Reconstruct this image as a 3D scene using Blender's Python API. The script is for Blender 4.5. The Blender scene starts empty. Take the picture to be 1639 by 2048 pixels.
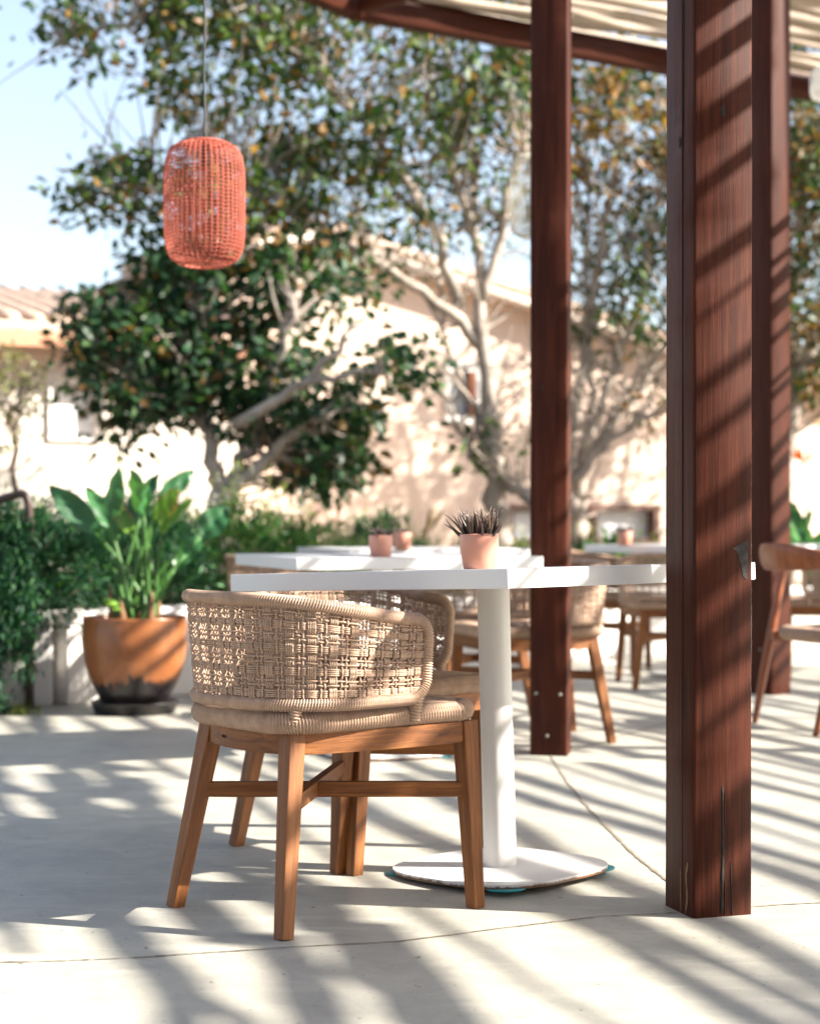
import bpy, bmesh, math, random
import numpy as np
from mathutils import Vector, Matrix

rng = np.random.default_rng(7)
random.seed(7)
R = math.radians
scene = bpy.context.scene
COL = scene.collection

# ------------------------------------------------------------------ camera, sky, sun, exposure
CAM_H, FPX, HX, HY = 0.87, 3414.0, 820.0, 1050.0       # camera height, focal length in photo pixels, vanishing point
cam_d = bpy.data.cameras.new('camera')
cam = bpy.data.objects.new('camera', cam_d)
COL.objects.link(cam)
cam.location = (0, 0, CAM_H)
cam.rotation_euler = (R(90), 0, 0)
cam_d.sensor_fit = 'HORIZONTAL'
cam_d.sensor_width = 24.0
cam_d.lens = 50.0
cam_d.shift_y = (HY - 1024) / 1639.0
cam_d.clip_start = 0.05
cam_d.clip_end = 2000
cam_d.dof.use_dof = True
cam_d.dof.focus_distance = 3.72
cam_d.dof.aperture_fstop = 2.5
cam_d.dof.aperture_blades = 0
scene.camera = cam

SUN_EL, SUN_AZ = R(32), R(-10.2)                        # azimuth measured from +X towards +Y
SUN = Vector((math.cos(SUN_AZ) * math.cos(SUN_EL), math.sin(SUN_AZ) * math.cos(SUN_EL), math.sin(SUN_EL)))
world = bpy.data.worlds.new('World')
scene.world = world
world.use_nodes = True
wn = world.node_tree
for n in list(wn.nodes):
    wn.nodes.remove(n)
w_out = wn.nodes.new('ShaderNodeOutputWorld')
w_bg = wn.nodes.new('ShaderNodeBackground')
w_sky = wn.nodes.new('ShaderNodeTexSky')
w_sky.sky_type = 'NISHITA'
w_sky.sun_disc = False
w_sky.sun_elevation = SUN_EL
w_sky.sun_rotation = math.atan2(SUN.x, SUN.y)
w_sky.air_density = 1.0
w_sky.dust_density = 1.5
w_sky.ozone_density = 1.0
w_bg.inputs['Strength'].default_value = 0.085
w_hs = wn.nodes.new('ShaderNodeHueSaturation')          # thin high haze: the whole sky a little paler
w_hs.inputs['Saturation'].default_value = 0.78
wn.links.new(w_sky.outputs[0], w_hs.inputs['Color'])
wn.links.new(w_hs.outputs[0], w_bg.inputs['Color'])
wn.links.new(w_bg.outputs[0], w_out.inputs['Surface'])

sun_d = bpy.data.lights.new('sun', 'SUN')
sun_d.energy = 5.0
sun_d.angle = R(0.53)
sun_d.color = (1.0, 0.93, 0.83)
sun = bpy.data.objects.new('sun', sun_d)
COL.objects.link(sun)
sun.rotation_euler = SUN.to_track_quat('Z', 'Y').to_euler()
sun.location = (20, -5, 15)

scene.view_settings.view_transform = 'Standard'
scene.view_settings.look = 'None'
scene.view_settings.exposure = 1.95
scene.view_settings.gamma = 1.0
scene.view_settings.use_curve_mapping = False
scene.render.engine = 'CYCLES'
scene.cycles.use_denoising = True
scene.cycles.max_bounces = 8
scene.cycles.diffuse_bounces = 4
scene.cycles.sample_clamp_indirect = 8.0


def P(x, y, d):
    """world point seen at photo pixel (x, y) at depth d"""
    return Vector(((x - HX) / FPX * d, d, CAM_H + (HY - y) / FPX * d))


def G(x, y, z=0.0):
    """floor point seen at photo pixel"""
    d = FPX * (CAM_H - z) / (y - HY)
    return Vector(((x - HX) / FPX * d, d, z))


# ------------------------------------------------------------------ materials
def new_mat(name):
    m = bpy.data.materials.new(name)
    m.use_nodes = True
    nt = m.node_tree
    return m, nt, nt.nodes['Principled BSDF']


def N(nt, kind, **kw):
    n = nt.nodes.new(kind)
    for k, v in kw.items():
        setattr(n, k, v)
    return n


def ramp(nt, fac, stops):
    r = N(nt, 'ShaderNodeValToRGB')
    els = r.color_ramp.elements
    while len(els) > 1:
        els.remove(els[-1])
    els[0].position, els[0].color = stops[0][0], (*stops[0][1], 1)
    for p, c in stops[1:]:
        e = els.new(p)
        e.color = (*c, 1)
    nt.links.new(fac, r.inputs[0])
    return r.outputs[0]


def noise(nt, vec, scale, detail=4, rough=0.55, dist=0.0):
    n = N(nt, 'ShaderNodeTexNoise')
    n.inputs['Scale'].default_value = scale
    n.inputs['Detail'].default_value = detail
    n.inputs['Roughness'].default_value = rough
    n.inputs['Distortion'].default_value = dist
    if vec is not None:
        nt.links.new(vec, n.inputs['Vector'])
    return n.outputs['Fac']


def mapped(nt, scale=(1, 1, 1), coord='Object', rand=False):
    tc = N(nt, 'ShaderNodeTexCoord')
    mp = N(nt, 'ShaderNodeMapping')
    mp.inputs['Scale'].default_value = scale
    nt.links.new(tc.outputs[coord], mp.inputs['Vector'])
    if rand:
        oi = N(nt, 'ShaderNodeObjectInfo')
        mu = N(nt, 'ShaderNodeMath', operation='MULTIPLY')
        mu.inputs[1].default_value = 37.0
        nt.links.new(oi.outputs['Random'], mu.inputs[0])
        nt.links.new(mu.outputs[0], mp.inputs['Location'])
    return mp.outputs[0]


def mixc(nt, fac, a, b, blend='MIX'):
    m = N(nt, 'ShaderNodeMix', data_type='RGBA', blend_type=blend)
    for inp, v in ((m.inputs[0], fac), (m.inputs[6], a), (m.inputs[7], b)):
        if isinstance(v, (int, float)):
            inp.default_value = v
        elif isinstance(v, tuple):
            inp.default_value = (*v, 1)
        else:
            nt.links.new(v, inp)
    return m.outputs[2]


def bump(nt, bs, h, strength, dist=0.01):
    b = N(nt, 'ShaderNodeBump')
    b.inputs['Strength'].default_value = strength
    b.inputs['Distance'].default_value = dist
    nt.links.new(h, b.inputs['Height'])
    nt.links.new(b.outputs[0], bs.inputs['Normal'])


def wood(name, dark, mid, light, rough=0.45, grain=60, worn=None, spec=0.5, wear_amt=0.66):
    m, nt, bs = new_mat(name)
    v = mapped(nt, (1, 1, 0.045), rand=True)
    n1 = noise(nt, v, grain, 6, 0.65, 0.6)
    v2 = mapped(nt, (1, 1, 0.02), rand=True)
    n2 = noise(nt, v2, grain * 6, 3, 0.7)
    v3 = mapped(nt, (1, 1, 0.25), rand=True)
    n3 = noise(nt, v3, 7, 3)
    c = ramp(nt, n1, [(0.28, dark), (0.5, mid), (0.75, light)])
    c = mixc(nt, ramp(nt, n2, [(0.42, (0.0, 0.0, 0.0)), (0.52, (1, 1, 1))]), mixc(nt, 0.45, c, dark), c)
    c = mixc(nt, ramp(nt, n3, [(0.35, (0.0,) * 3), (0.7, (0.55,) * 3)]), c, mixc(nt, 0.5, c, dark))
    if worn:
        vw = mapped(nt, (1, 1, 0.12), rand=True)
        nw = noise(nt, vw, 22, 6, 0.7)
        c = mixc(nt, ramp(nt, nw, [(wear_amt, (0,) * 3), (wear_amt + 0.12, (0.75,) * 3)]), c, worn)
    nt.links.new(c, bs.inputs['Base Color'])
    rr = N(nt, 'ShaderNodeMapRange')
    rr.inputs[3].default_value = rough - 0.1
    rr.inputs[4].default_value = rough + 0.18
    nt.links.new(n2, rr.inputs[0])
    nt.links.new(rr.outputs[0], bs.inputs['Roughness'])
    bs.inputs['Specular IOR Level'].default_value = spec
    bump(nt, bs, n2, 0.25, 0.002)
    return m


def plain(name, col, rough=0.5, var=0.12, scale=6, bumpy=0.0, bscale=80, spec=0.5, metal=0.0):
    m, nt, bs = new_mat(name)
    v = mapped(nt)
    n1 = noise(nt, v, scale, 5, 0.6)
    lo = tuple(x * (1 - var) for x in col)
    hi = tuple(min(1, x * (1 + var)) for x in col)
    nt.links.new(ramp(nt, n1, [(0.3, lo), (0.7, hi)]), bs.inputs['Base Color'])
    bs.inputs['Roughness'].default_value = rough
    bs.inputs['Specular IOR Level'].default_value = spec
    bs.inputs['Metallic'].default_value = metal
    if bumpy:
        bump(nt, bs, noise(nt, v, bscale, 4, 0.6), bumpy, 0.004)
    return m


def leafy(name, rough=0.4, trans=0.3, spec=0.5):
    """leaf material: colour per leaf from the mesh, some light passing through"""
    m, nt, bs = new_mat(name)
    a = N(nt, 'ShaderNodeAttribute', attribute_name='col')
    nt.links.new(a.outputs['Color'], bs.inputs['Base Color'])
    bs.inputs['Roughness'].default_value = rough
    bs.inputs['Specular IOR Level'].default_value = spec
    tr = N(nt, 'ShaderNodeBsdfTranslucent')
    g = N(nt, 'ShaderNodeMix', data_type='RGBA', blend_type='MULTIPLY')
    g.inputs[0].default_value = 1.0
    g.inputs[7].default_value = (1.5, 1.6, 0.6, 1)
    nt.links.new(a.outputs['Color'], g.inputs[6])
    nt.links.new(g.outputs[2], tr.inputs['Color'])
    mx = N(nt, 'ShaderNodeMixShader')
    mx.inputs[0].default_value = trans
    nt.links.new(bs.outputs[0], mx.inputs[1])
    nt.links.new(tr.outputs[0], mx.inputs[2])
    nt.links.new(mx.outputs[0], nt.nodes['Material Output'].inputs['Surface'])
    return m


M = {}
M['post'] = wood('stained_post_wood', (0.022, 0.0054, 0.0027), (0.054, 0.0132, 0.0062), (0.090, 0.0245, 0.0110), 0.46, 55, (0.13, 0.05, 0.024), 0.11, 0.72)
M['teak'] = wood('teak', (0.080, 0.024, 0.006), (0.215, 0.075, 0.0165), (0.33, 0.130, 0.033), 0.5, 55, (0.36, 0.23, 0.14), 0.35, 0.64)
M['teak_new'] = wood('oiled_teak', (0.12, 0.030, 0.008), (0.24, 0.066, 0.017), (0.33, 0.105, 0.03), 0.35, 45)
M['stick'] = wood('peeled_pole', (0.16, 0.12, 0.085), (0.36, 0.29, 0.22), (0.55, 0.47, 0.37), 0.75, 30)
M['white'] = plain('white_powder_coat', (0.66, 0.645, 0.62), 0.42, 0.03, 5, 0.05, 300)
M['tabletop'] = plain('white_laminate', (0.64, 0.635, 0.625), 0.38, 0.04, 4, 0.04, 200)
M['teal'] = plain('teal_plastic', (0.01, 0.23, 0.27), 0.4, 0.08)
M['steel'] = plain('bolt_steel', (0.26, 0.25, 0.23), 0.5, 0.1, 20, metal=0.4)
M['pink'] = plain('pink_glazed_clay', (0.52, 0.24, 0.17), 0.42, 0.05, 12, 0.05, 200)
M['soil'] = plain('soil', (0.035, 0.022, 0.015), 0.95, 0.5, 60, 0.8, 120)
M['black_plastic'] = plain('black_plastic', (0.018, 0.016, 0.016), 0.45, 0.3, 10, 0.05)
M['rail_paint'] = plain('brown_painted_steel', (0.055, 0.034, 0.028), 0.45, 0.2, 30, 0.1, 200)
M['crack'] = plain('dark_crack', (0.012, 0.008, 0.006), 0.9)
M['scrape'] = plain('scraped_wood', (0.09, 0.08, 0.078), 0.7, 0.5, 60, 0.4, 200)
M['raw'] = plain('raw_split_wood', (0.19, 0.105, 0.048), 0.8, 0.4, 80, 0.4, 200)
M['bark'] = plain('pale_bark', (0.33, 0.28, 0.235), 0.9, 0.4, 7, 0.6, 30)
M['bark_dark'] = plain('brown_bark', (0.16, 0.12, 0.09), 0.9, 0.4, 9, 0.6, 30)
M['leaf'] = leafy('tree_leaf', 0.45, 0.26, 0.3)
M['plant_leaf'] = leafy('garden_leaf', 0.5, 0.28, 0.25)
M['petal'] = leafy('petal', 0.6, 0.35, 0.2)
M['paddle'] = leafy('paddle_leaf', 0.38, 0.2, 0.35)
M['succulent'] = leafy('succulent_leaf', 0.33, 0.05)
M['stucco'] = plain('peach_stucco', (0.68, 0.53, 0.43), 0.9, 0.04, 1.5, 0.2, 60)
M['stucco_pale'] = plain('cream_stucco', (0.80, 0.71, 0.61), 0.9, 0.05, 1.5, 0.3, 60)
M['wallwhite'] = plain('white_rendered_wall', (0.72, 0.69, 0.65), 0.85, 0.08, 3, 0.3, 50)
M['trim'] = plain('white_window_trim', (0.80, 0.77, 0.72), 0.6, 0.04)
M['pane'] = plain('window_glass', (0.25, 0.30, 0.36), 0.08, 0.1)
M['terra_shutter'] = plain('terracotta_shutter', (0.42, 0.14, 0.06), 0.6, 0.15)
M['tile'] = plain('roof_tile', (0.46, 0.34, 0.26), 0.85, 0.3, 9, 0.4, 30)
M['fascia'] = plain('orange_fascia', (0.55, 0.27, 0.16), 0.7, 0.15)
M['rake'] = plain('cream_rake_board', (0.66, 0.54, 0.44), 0.8, 0.1)
M['timber'] = plain('brown_timber', (0.12, 0.055, 0.035), 0.6, 0.2)
M['blind'] = plain('white_blind', (0.75, 0.75, 0.76), 0.6, 0.03)
M['earth'] = plain('garden_earth', (0.22, 0.16, 0.11), 0.95, 0.3, 3, 0.7, 25)
M['cable'] = plain('black_cable', (0.02, 0.02, 0.02), 0.6)


def rope_mat(name, base):
    """twisted cord; UV u runs along the cord in metres, v round it"""
    m, nt, bs = new_mat(name)
    uv = N(nt, 'ShaderNodeUVMap')
    sep = N(nt, 'ShaderNodeSeparateXYZ')
    nt.links.new(uv.outputs[0], sep.inputs[0])
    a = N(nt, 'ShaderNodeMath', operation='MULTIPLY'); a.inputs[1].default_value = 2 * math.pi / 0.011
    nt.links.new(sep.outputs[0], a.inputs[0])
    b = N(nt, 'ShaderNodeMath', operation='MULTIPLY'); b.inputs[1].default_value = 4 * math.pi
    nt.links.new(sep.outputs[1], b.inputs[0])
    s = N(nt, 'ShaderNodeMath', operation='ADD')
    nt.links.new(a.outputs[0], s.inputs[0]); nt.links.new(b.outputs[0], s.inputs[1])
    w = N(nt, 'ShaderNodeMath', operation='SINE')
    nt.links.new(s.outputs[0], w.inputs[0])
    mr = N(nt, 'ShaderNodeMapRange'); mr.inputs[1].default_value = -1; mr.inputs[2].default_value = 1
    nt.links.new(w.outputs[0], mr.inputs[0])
    v = mapped(nt, rand=False)
    n1 = noise(nt, v, 35, 4, 0.6)
    n2 = noise(nt, v, 9, 3, 0.6)
    c = ramp(nt, n1, [(0.3, tuple(x * 0.78 for x in base)), (0.7, tuple(min(1, x * 1.15) for x in base))])
    c = mixc(nt, ramp(nt, n2, [(0.45, (0,) * 3), (0.75, (0.5,) * 3)]), c, tuple(x * 0.7 for x in base))
    c = mixc(nt, mr.outputs[0], mixc(nt, 0.15, c, tuple(x * 0.6 for x in base)), c)  # shade put into the colour: a little darker in the grooves of the cord
    nt.links.new(c, bs.inputs['Base Color'])
    bs.inputs['Roughness'].default_value = 0.8
    bs.inputs['Specular IOR Level'].default_value = 0.25
    bump(nt, bs, mr.outputs[0], 0.6, 0.0012)
    return m


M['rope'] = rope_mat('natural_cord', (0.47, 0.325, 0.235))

# patio concrete
m, nt, bs = new_mat('polished_concrete')
v = mapped(nt)
c = ramp(nt, noise(nt, v, 0.8, 6, 0.62), [(0.3, (0.340, 0.335, 0.305)), (0.5, (0.40, 0.38, 0.32)), (0.7, (0.44, 0.41, 0.33))])
c = mixc(nt, ramp(nt, noise(nt, v, 6, 8, 0.72, 0.5), [(0.42, (0,) * 3), (0.70, (0.8,) * 3)]), c, (0.27, 0.262, 0.235))
c = mixc(nt, ramp(nt, noise(nt, v, 170, 2, 0.6), [(0.64, (0,) * 3), (0.70, (0.7,) * 3)]), c, (0.20, 0.18, 0.15))
c = mixc(nt, ramp(nt, noise(nt, v, 38, 3, 0.6), [(0.67, (0,) * 3), (0.71, (0.9,) * 3)]), c, (0.13, 0.115, 0.095))
vs = mapped(nt, (0.5, 5, 1))
c = mixc(nt, ramp(nt, noise(nt, vs, 4, 7, 0.75, 1.2), [(0.54, (0,) * 3), (0.70, (0.5,) * 3)]), c, (0.53, 0.50, 0.43))
vs2 = mapped(nt, (1.0, 9, 1))
c = mixc(nt, ramp(nt, noise(nt, vs2, 5, 8, 0.8, 2.0), [(0.66, (0,) * 3), (0.70, (0.5,) * 3)]), c, (0.22, 0.21, 0.19))
nt.links.new(c, bs.inputs['Base Color'])
rr = N(nt, 'ShaderNodeMapRange'); rr.inputs[3].default_value = 0.38; rr.inputs[4].default_value = 0.62
nt.links.new(noise(nt, v, 5, 5, 0.6), rr.inputs[0]); nt.links.new(rr.outputs[0], bs.inputs['Roughness'])
bs.inputs['Specular IOR Level'].default_value = 0.35
bump(nt, bs, noise(nt, v, 30, 8, 0.75), 0.3, 0.004)
M['concrete'] = m

# terracotta pot with a black tarred foot of ragged edge
m, nt, bs = new_mat('terracotta_glaze')
v = mapped(nt)
sep = N(nt, 'ShaderNodeSeparateXYZ'); nt.links.new(v, sep.inputs[0])
nz = noise(nt, mapped(nt, (1, 1, 0.35)), 14, 5, 0.7)
ad = N(nt, 'ShaderNodeMath', operation='MULTIPLY_ADD'); ad.inputs[1].default_value = -0.24
nt.links.new(nz, ad.inputs[0]); nt.links.new(sep.outputs[2], ad.inputs[2])
c = ramp(nt, noise(nt, v, 8, 5, 0.6), [(0.3, (0.19, 0.065, 0.022)), (0.7, (0.30, 0.11, 0.038))])
c = mixc(nt, ramp(nt, ad.outputs[0], [(0.0, (1,) * 3), (0.03, (0,) * 3)]), c, (0.014, 0.011, 0.012))
nt.links.new(c, bs.inputs['Base Color']); bs.inputs['Roughness'].default_value = 0.28
M['terracotta'] = m

# white steel base plate with rust along its bottom edge
m, nt, bs = new_mat('chipped_white_steel')
v = mapped(nt)
sep = N(nt, 'ShaderNodeSeparateXYZ'); nt.links.new(v, sep.inputs[0])
ad = N(nt, 'ShaderNodeMath', operation='MULTIPLY_ADD'); ad.inputs[1].default_value = -0.0165
nt.links.new(noise(nt, v, 45, 5, 0.7), ad.inputs[0]); nt.links.new(sep.outputs[2], ad.inputs[2])
c = mixc(nt, ramp(nt, ad.outputs[0], [(0.0, (1,) * 3), (0.001, (0,) * 3)]), (0.66, 0.645, 0.62), (0.13, 0.055, 0.02))
nt.links.new(c, bs.inputs['Base Color']); bs.inputs['Roughness'].default_value = 0.45
M['baseplate'] = m


def lantern_mat(name, col):
    m, nt, bs = new_mat(name)
    bs.inputs['Base Color'].default_value = (*col, 1)
    bs.inputs['Roughness'].default_value = 0.6
    tr = N(nt, 'ShaderNodeBsdfTranslucent'); tr.inputs['Color'].default_value = (*col, 1)
    mx = N(nt, 'ShaderNodeMixShader'); mx.inputs[0].default_value = 0.3
    nt.links.new(bs.outputs[0], mx.inputs[1]); nt.links.new(tr.outputs[0], mx.inputs[2])
    nt.links.new(mx.outputs[0], nt.nodes['Material Output'].inputs['Surface'])
    return m


M['coral'] = lantern_mat('coral_rattan', (0.50, 0.125, 0.08))
M['pale_rattan'] = lantern_mat('pale_rattan', (0.62, 0.58, 0.48))
M['white_paper'] = lantern_mat('white_paper', (0.8, 0.78, 0.74))


# ------------------------------------------------------------------ mesh helpers
def mesh_np(name, V, F, smooth=True, uv=None, col=None):
    V = np.asarray(V, dtype=np.float32)
    F = np.asarray(F, dtype=np.int32)
    me = bpy.data.meshes.new(name)
    nf, k = F.shape
    me.vertices.add(len(V)); me.vertices.foreach_set('co', V.ravel())
    me.loops.add(nf * k); me.loops.foreach_set('vertex_index', F.ravel())
    me.polygons.add(nf); me.polygons.foreach_set('loop_start', np.arange(0, nf * k, k, dtype=np.int32))
    me.update(calc_edges=True)
    if smooth:
        me.polygons.foreach_set('use_smooth', np.ones(nf, dtype=bool))
    if uv is not None:
        ul = me.uv_layers.new(name='UVMap')
        ul.data.foreach_set('uv', np.asarray(uv, dtype=np.float32)[F.ravel()].ravel())
    if col is not None:
        ca = me.color_attributes.new('col', 'FLOAT_COLOR', 'POINT')
        c4 = np.ones((len(V), 4), dtype=np.float32); c4[:, :3] = col
        ca.data.foreach_set('color', c4.ravel())
    me.validate()
    return me


def obj(name, me, mat, parent=None, loc=None, rot=None):
    o = bpy.data.objects.new(name, me)
    COL.objects.link(o)
    if mat is not None and len(me.materials) == 0:
        me.materials.append(M[mat] if isinstance(mat, str) else mat)
    if parent is not None:
        o.parent = parent
    if loc is not None:
        o.location = loc
    if rot is not None:
        o.rotation_euler = rot
    return o


def thing(name, label, cat, loc=(0, 0, 0), rz=0, group=None):
    o = bpy.data.objects.new(name, None)
    COL.objects.link(o)
    o.empty_display_size = 0.1
    o.location = loc; o.rotation_euler = (0, 0, rz)
    return tag(o, label, cat, group)


def tag(o, label, cat, group=None):
    o['label'] = label; o['category'] = cat
    if group: o['group'] = group
    return o


def kind(o, k):
    o['kind'] = k
    return o


def copy_tree(o, parent=None):
    c = o.copy()
    COL.objects.link(c)
    if parent is not None:
        c.parent = parent
    for ch in list(o.children):
        copy_tree(ch, c)
    return c


class MB:
    """gathers pieces of geometry into one mesh"""
    def __init__(s): s.v, s.f, s.uv, s.c, s.n = [], [], [], [], 0

    def add(s, V, F, uv=None, col=None):
        V = np.asarray(V, dtype=np.float32); F = np.asarray(F, dtype=np.int32)
        if F.shape[1] == 3:
            F = np.concatenate([F, F[:, 2:3]], 1)
        s.v.append(V); s.f.append(F + s.n); s.n += len(V)
        s.uv.append(np.zeros((len(V), 2), np.float32) if uv is None else uv)
        c = np.ones((len(V), 3), np.float32)
        if col is not None: c[:] = col
        s.c.append(c)

    def mesh(s, name, smooth=True, uv=False, col=False):
        F = np.concatenate(s.f)
        V = np.concatenate(s.v)
        tri = F[:, 2] == F[:, 3]
        if tri.all():
            F = F[:, :3]
        elif tri.any():
            q = F[~tri]
            F = np.concatenate([q[:, [0, 1, 2]], q[:, [0, 2, 3]], F[tri][:, :3]])
        return mesh_np(name, V, F, smooth, np.concatenate(s.uv) if uv else None, np.concatenate(s.c) if col else None)


def frames(pts, closed=False, up=None):
    pts = np.asarray(pts, float)
    n = len(pts)
    if closed:
        T = np.roll(pts, -1, 0) - np.roll(pts, 1, 0)
    else:
        T = np.gradient(pts, axis=0)
    T /= np.linalg.norm(T, axis=1)[:, None] + 1e-12
    if up is not None:
        A = np.cross(T, np.asarray(up, float)); A /= np.linalg.norm(A, axis=1)[:, None] + 1e-12
        return T, A, np.cross(A, T)
    A = np.zeros((n, 3))
    a = np.cross(T[0], [0, 0, 1.0])
    if np.linalg.norm(a) < 1e-3: a = np.cross(T[0], [1.0, 0, 0])
    A[0] = a / np.linalg.norm(a)
    for i in range(1, n):
        a = A[i - 1] - T[i] * np.dot(A[i - 1], T[i])
        A[i] = a / (np.linalg.norm(a) + 1e-12)
    return T, A, np.cross(T, A)


def tube(pts, rad, sides=6, closed=False, caps=True, up=None, mod=None):
    """swept tube -> V, F, UV.  mod(s, ang) returns a radius addition"""
    pts = np.asarray(pts, float)
    n = len(pts)
    rad = np.broadcast_to(np.asarray(rad, float), (n,))
    T, A, B = frames(pts, closed, up)
    ang = np.arange(sides) * 2 * np.pi / sides
    seg = np.linalg.norm(np.diff(pts, axis=0, append=pts[:1] if closed else pts[-1:]), axis=1)
    s = np.concatenate([[0], np.cumsum(seg)[:-1]])
    r = rad[:, None] + (mod(s[:, None], ang[None, :]) if mod else 0)
    r = np.broadcast_to(r, (n, sides))
    V = pts[:, None, :] + r[..., None] * (np.cos(ang)[None, :, None] * A[:, None, :] + np.sin(ang)[None, :, None] * B[:, None, :])
    uv = np.stack(np.broadcast_arrays(s[:, None], (ang / (2 * np.pi))[None, :]), -1).reshape(-1, 2)
    i = np.arange(n if closed else n - 1); j = np.arange(sides)
    I, J = np.meshgrid(i, j, indexing='ij'); I2 = (I + 1) % n; J2 = (J + 1) % sides
    F = np.stack([I * sides + J, I * sides + J2, I2 * sides + J2, I2 * sides + J], -1).reshape(-1, 4)
    V = V.reshape(-1, 3)
    if caps and not closed:
        V = np.concatenate([V, pts[:1], pts[-1:]]); uv = np.concatenate([uv, [[0, 0], [0, 0]]])
        k = n * sides
        c0 = np.stack([np.full(sides, k), (j + 1) % sides, j, j], -1)
        b = (n - 1) * sides
        c1 = np.stack([np.full(sides, k + 1), b + j, b + (j + 1) % sides, b + (j + 1) % sides], -1)
        F = np.concatenate([F, c0, c1])
    return V, F, uv.astype(np.float32)


def tube_mesh(name, *a, **k):
    mb = MB(); V, F, uv = tube(*a, **k); mb.add(V, F, uv)
    return mb.mesh(name, uv=True)


def revolve(name, prof, seg=48):
    """lathe a closed or open (r, z) profile"""
    prof = np.asarray(prof, float); n = len(prof)
    a = np.arange(seg) * 2 * np.pi / seg
    V = np.stack([prof[:, 0][:, None] * np.cos(a), prof[:, 0][:, None] * np.sin(a), np.broadcast_to(prof[:, 1][:, None], (n, seg))], -1).reshape(-1, 3)
    I, J = np.meshgrid(np.arange(n - 1), np.arange(seg), indexing='ij'); J2 = (J + 1) % seg
    F = np.stack([I * seg + J, I * seg + J2, (I + 1) * seg + J2, (I + 1) * seg + J], -1).reshape(-1, 4)
    return mesh_np(name, V, F)


def finish_bm(name, bm, bevel=0.0, segs=2, smooth=False):
    if bevel:
        bmesh.ops.bevel(bm, geom=list(bm.edges), offset=bevel, segments=segs, affect='EDGES', profile=0.6)
    bmesh.ops.recalc_face_normals(bm, faces=bm.faces)
    me = bpy.data.meshes.new(name); bm.to_mesh(me); bm.free()
    for p in me.polygons: p.use_smooth = smooth
    return me


def box_mesh(name, sx, sy, sz, bevel=0.003, segs=2, centre_z=False, taper=1.0):
    """box on z=0 (or centred), top scaled by taper"""
    bm = bmesh.new()
    z0, z1 = (-sz / 2, sz / 2) if centre_z else (0, sz)
    vs = []
    for z, t in ((z0, 1.0), (z1, taper)):
        for x, y in ((-1, -1), (1, -1), (1, 1), (-1, 1)):
            vs.append(bm.verts.new((x * sx / 2 * t, y * sy / 2 * t, z)))
    for f in ((3, 2, 1, 0), (4, 5, 6, 7), (0, 1, 5, 4), (1, 2, 6, 5), (2, 3, 7, 6), (3, 0, 4, 7)):
        bm.faces.new([vs[i] for i in f])
    return finish_bm(name, bm, bevel, segs)


def prism_mesh(name, poly, z0, z1, bevel=0.0, segs=2, smooth=False):
    bm = bmesh.new()
    a = [bm.verts.new((x, y, z0)) for x, y in poly]
    b = [bm.verts.new((x, y, z1)) for x, y in poly]
    n = len(poly)
    bm.faces.new(a[::-1]); bm.faces.new(b)
    for i in range(n):
        bm.faces.new((a[i], a[(i + 1) % n], b[(i + 1) % n], b[i]))
    return finish_bm(name, bm, bevel, segs, smooth)


def align(o, a, b, roll=0.0):
    """put an object modelled along +Z so that it runs from a to b (parent space)"""
    a, b = Vector(a), Vector(b)
    o.rotation_mode = 'QUATERNION'
    o.location = a
    o.rotation_quaternion = (b - a).to_track_quat('Z', 'Y') @ Matrix.Rotation(roll, 3, 'Z').to_quaternion()
    return o


# ------------------------------------------------------------------ the ground and the patio
gr = obj('ground', mesh_np('ground', [(-900, -900, -0.06), (900, -900, -0.06), (900, 900, -0.06), (-900, 900, -0.06)], [(0, 1, 2, 3)], False), 'earth')
kind(gr, 'structure')
fl = obj('patio_floor', mesh_np('patio_floor', [(-9, -6, 0), (14, -6, 0), (14, 13.5, 0), (-9, 13.5, 0)], [(0, 1, 2, 3)], False), 'concrete')
kind(fl, 'structure')


def joint(pix, w=0.0035, seed=1):
    """an open joint in the slab: a ragged dark strip a hair above the floor"""
    pts = np.array([tuple(G(x, y)) for x, y in pix])
    L = np.concatenate([[0], np.cumsum(np.linalg.norm(np.diff(pts, axis=0), axis=1))])
    s = np.arange(0, L[-1], 0.012)
    p = np.stack([np.interp(s, L, pts[:, k]) for k in range(3)], -1)
    r = np.random.default_rng(seed)
    jit = np.convolve(r.normal(0, 0.004, len(s) + 8), np.ones(9) / 9, 'valid')[:len(s)]
    t = np.gradient(p, axis=0); t /= np.linalg.norm(t, axis=1)[:, None]
    nrm = np.stack([-t[:, 1], t[:, 0], 0 * t[:, 0]], -1)
    wid = np.clip(w * (0.55 + 0.9 * np.convolve(r.random(len(s) + 2), np.ones(3) / 3, 'valid')) + r.normal(0, w * .25, len(s)), 0.0006, None)[:, None]
    c = p + nrm * jit[:, None]
    V = np.concatenate([c + nrm * wid, c - nrm * wid]); V[:, 2] = 0.002
    n = len(s); i = np.arange(n - 1)
    F = np.stack([i, i + n, i + n + 1, i + 1], -1)
    return obj('floor_joint', mesh_np('floor_joint', V, F, False), JM, fl)


JM = plain('joint_dirt', (0.20, 0.165, 0.12), 0.95, 0.5, 120)
joint([(-160, 1930), (190, 1921), (340, 1912), (575, 1896), (800, 1884), (985, 1860), (1200, 1834), (1330, 1828), (1540, 1812), (1800, 1798)], 0.0026, 1)
joint([(1098, 1508), (1130, 1560), (1180, 1622), (1270, 1712), (1340, 1768), (1400, 1815)], 0.0042, 2)
joint([(1140, 1504), (1225, 1478), (1330, 1446), (1640, 1395)], 0.004, 3)

# ------------------------------------------------------------------ pergola
pg = thing('pergola', 'dark red-brown timber pergola with square posts and a roof of pale peeled poles', 'pergola')


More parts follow.
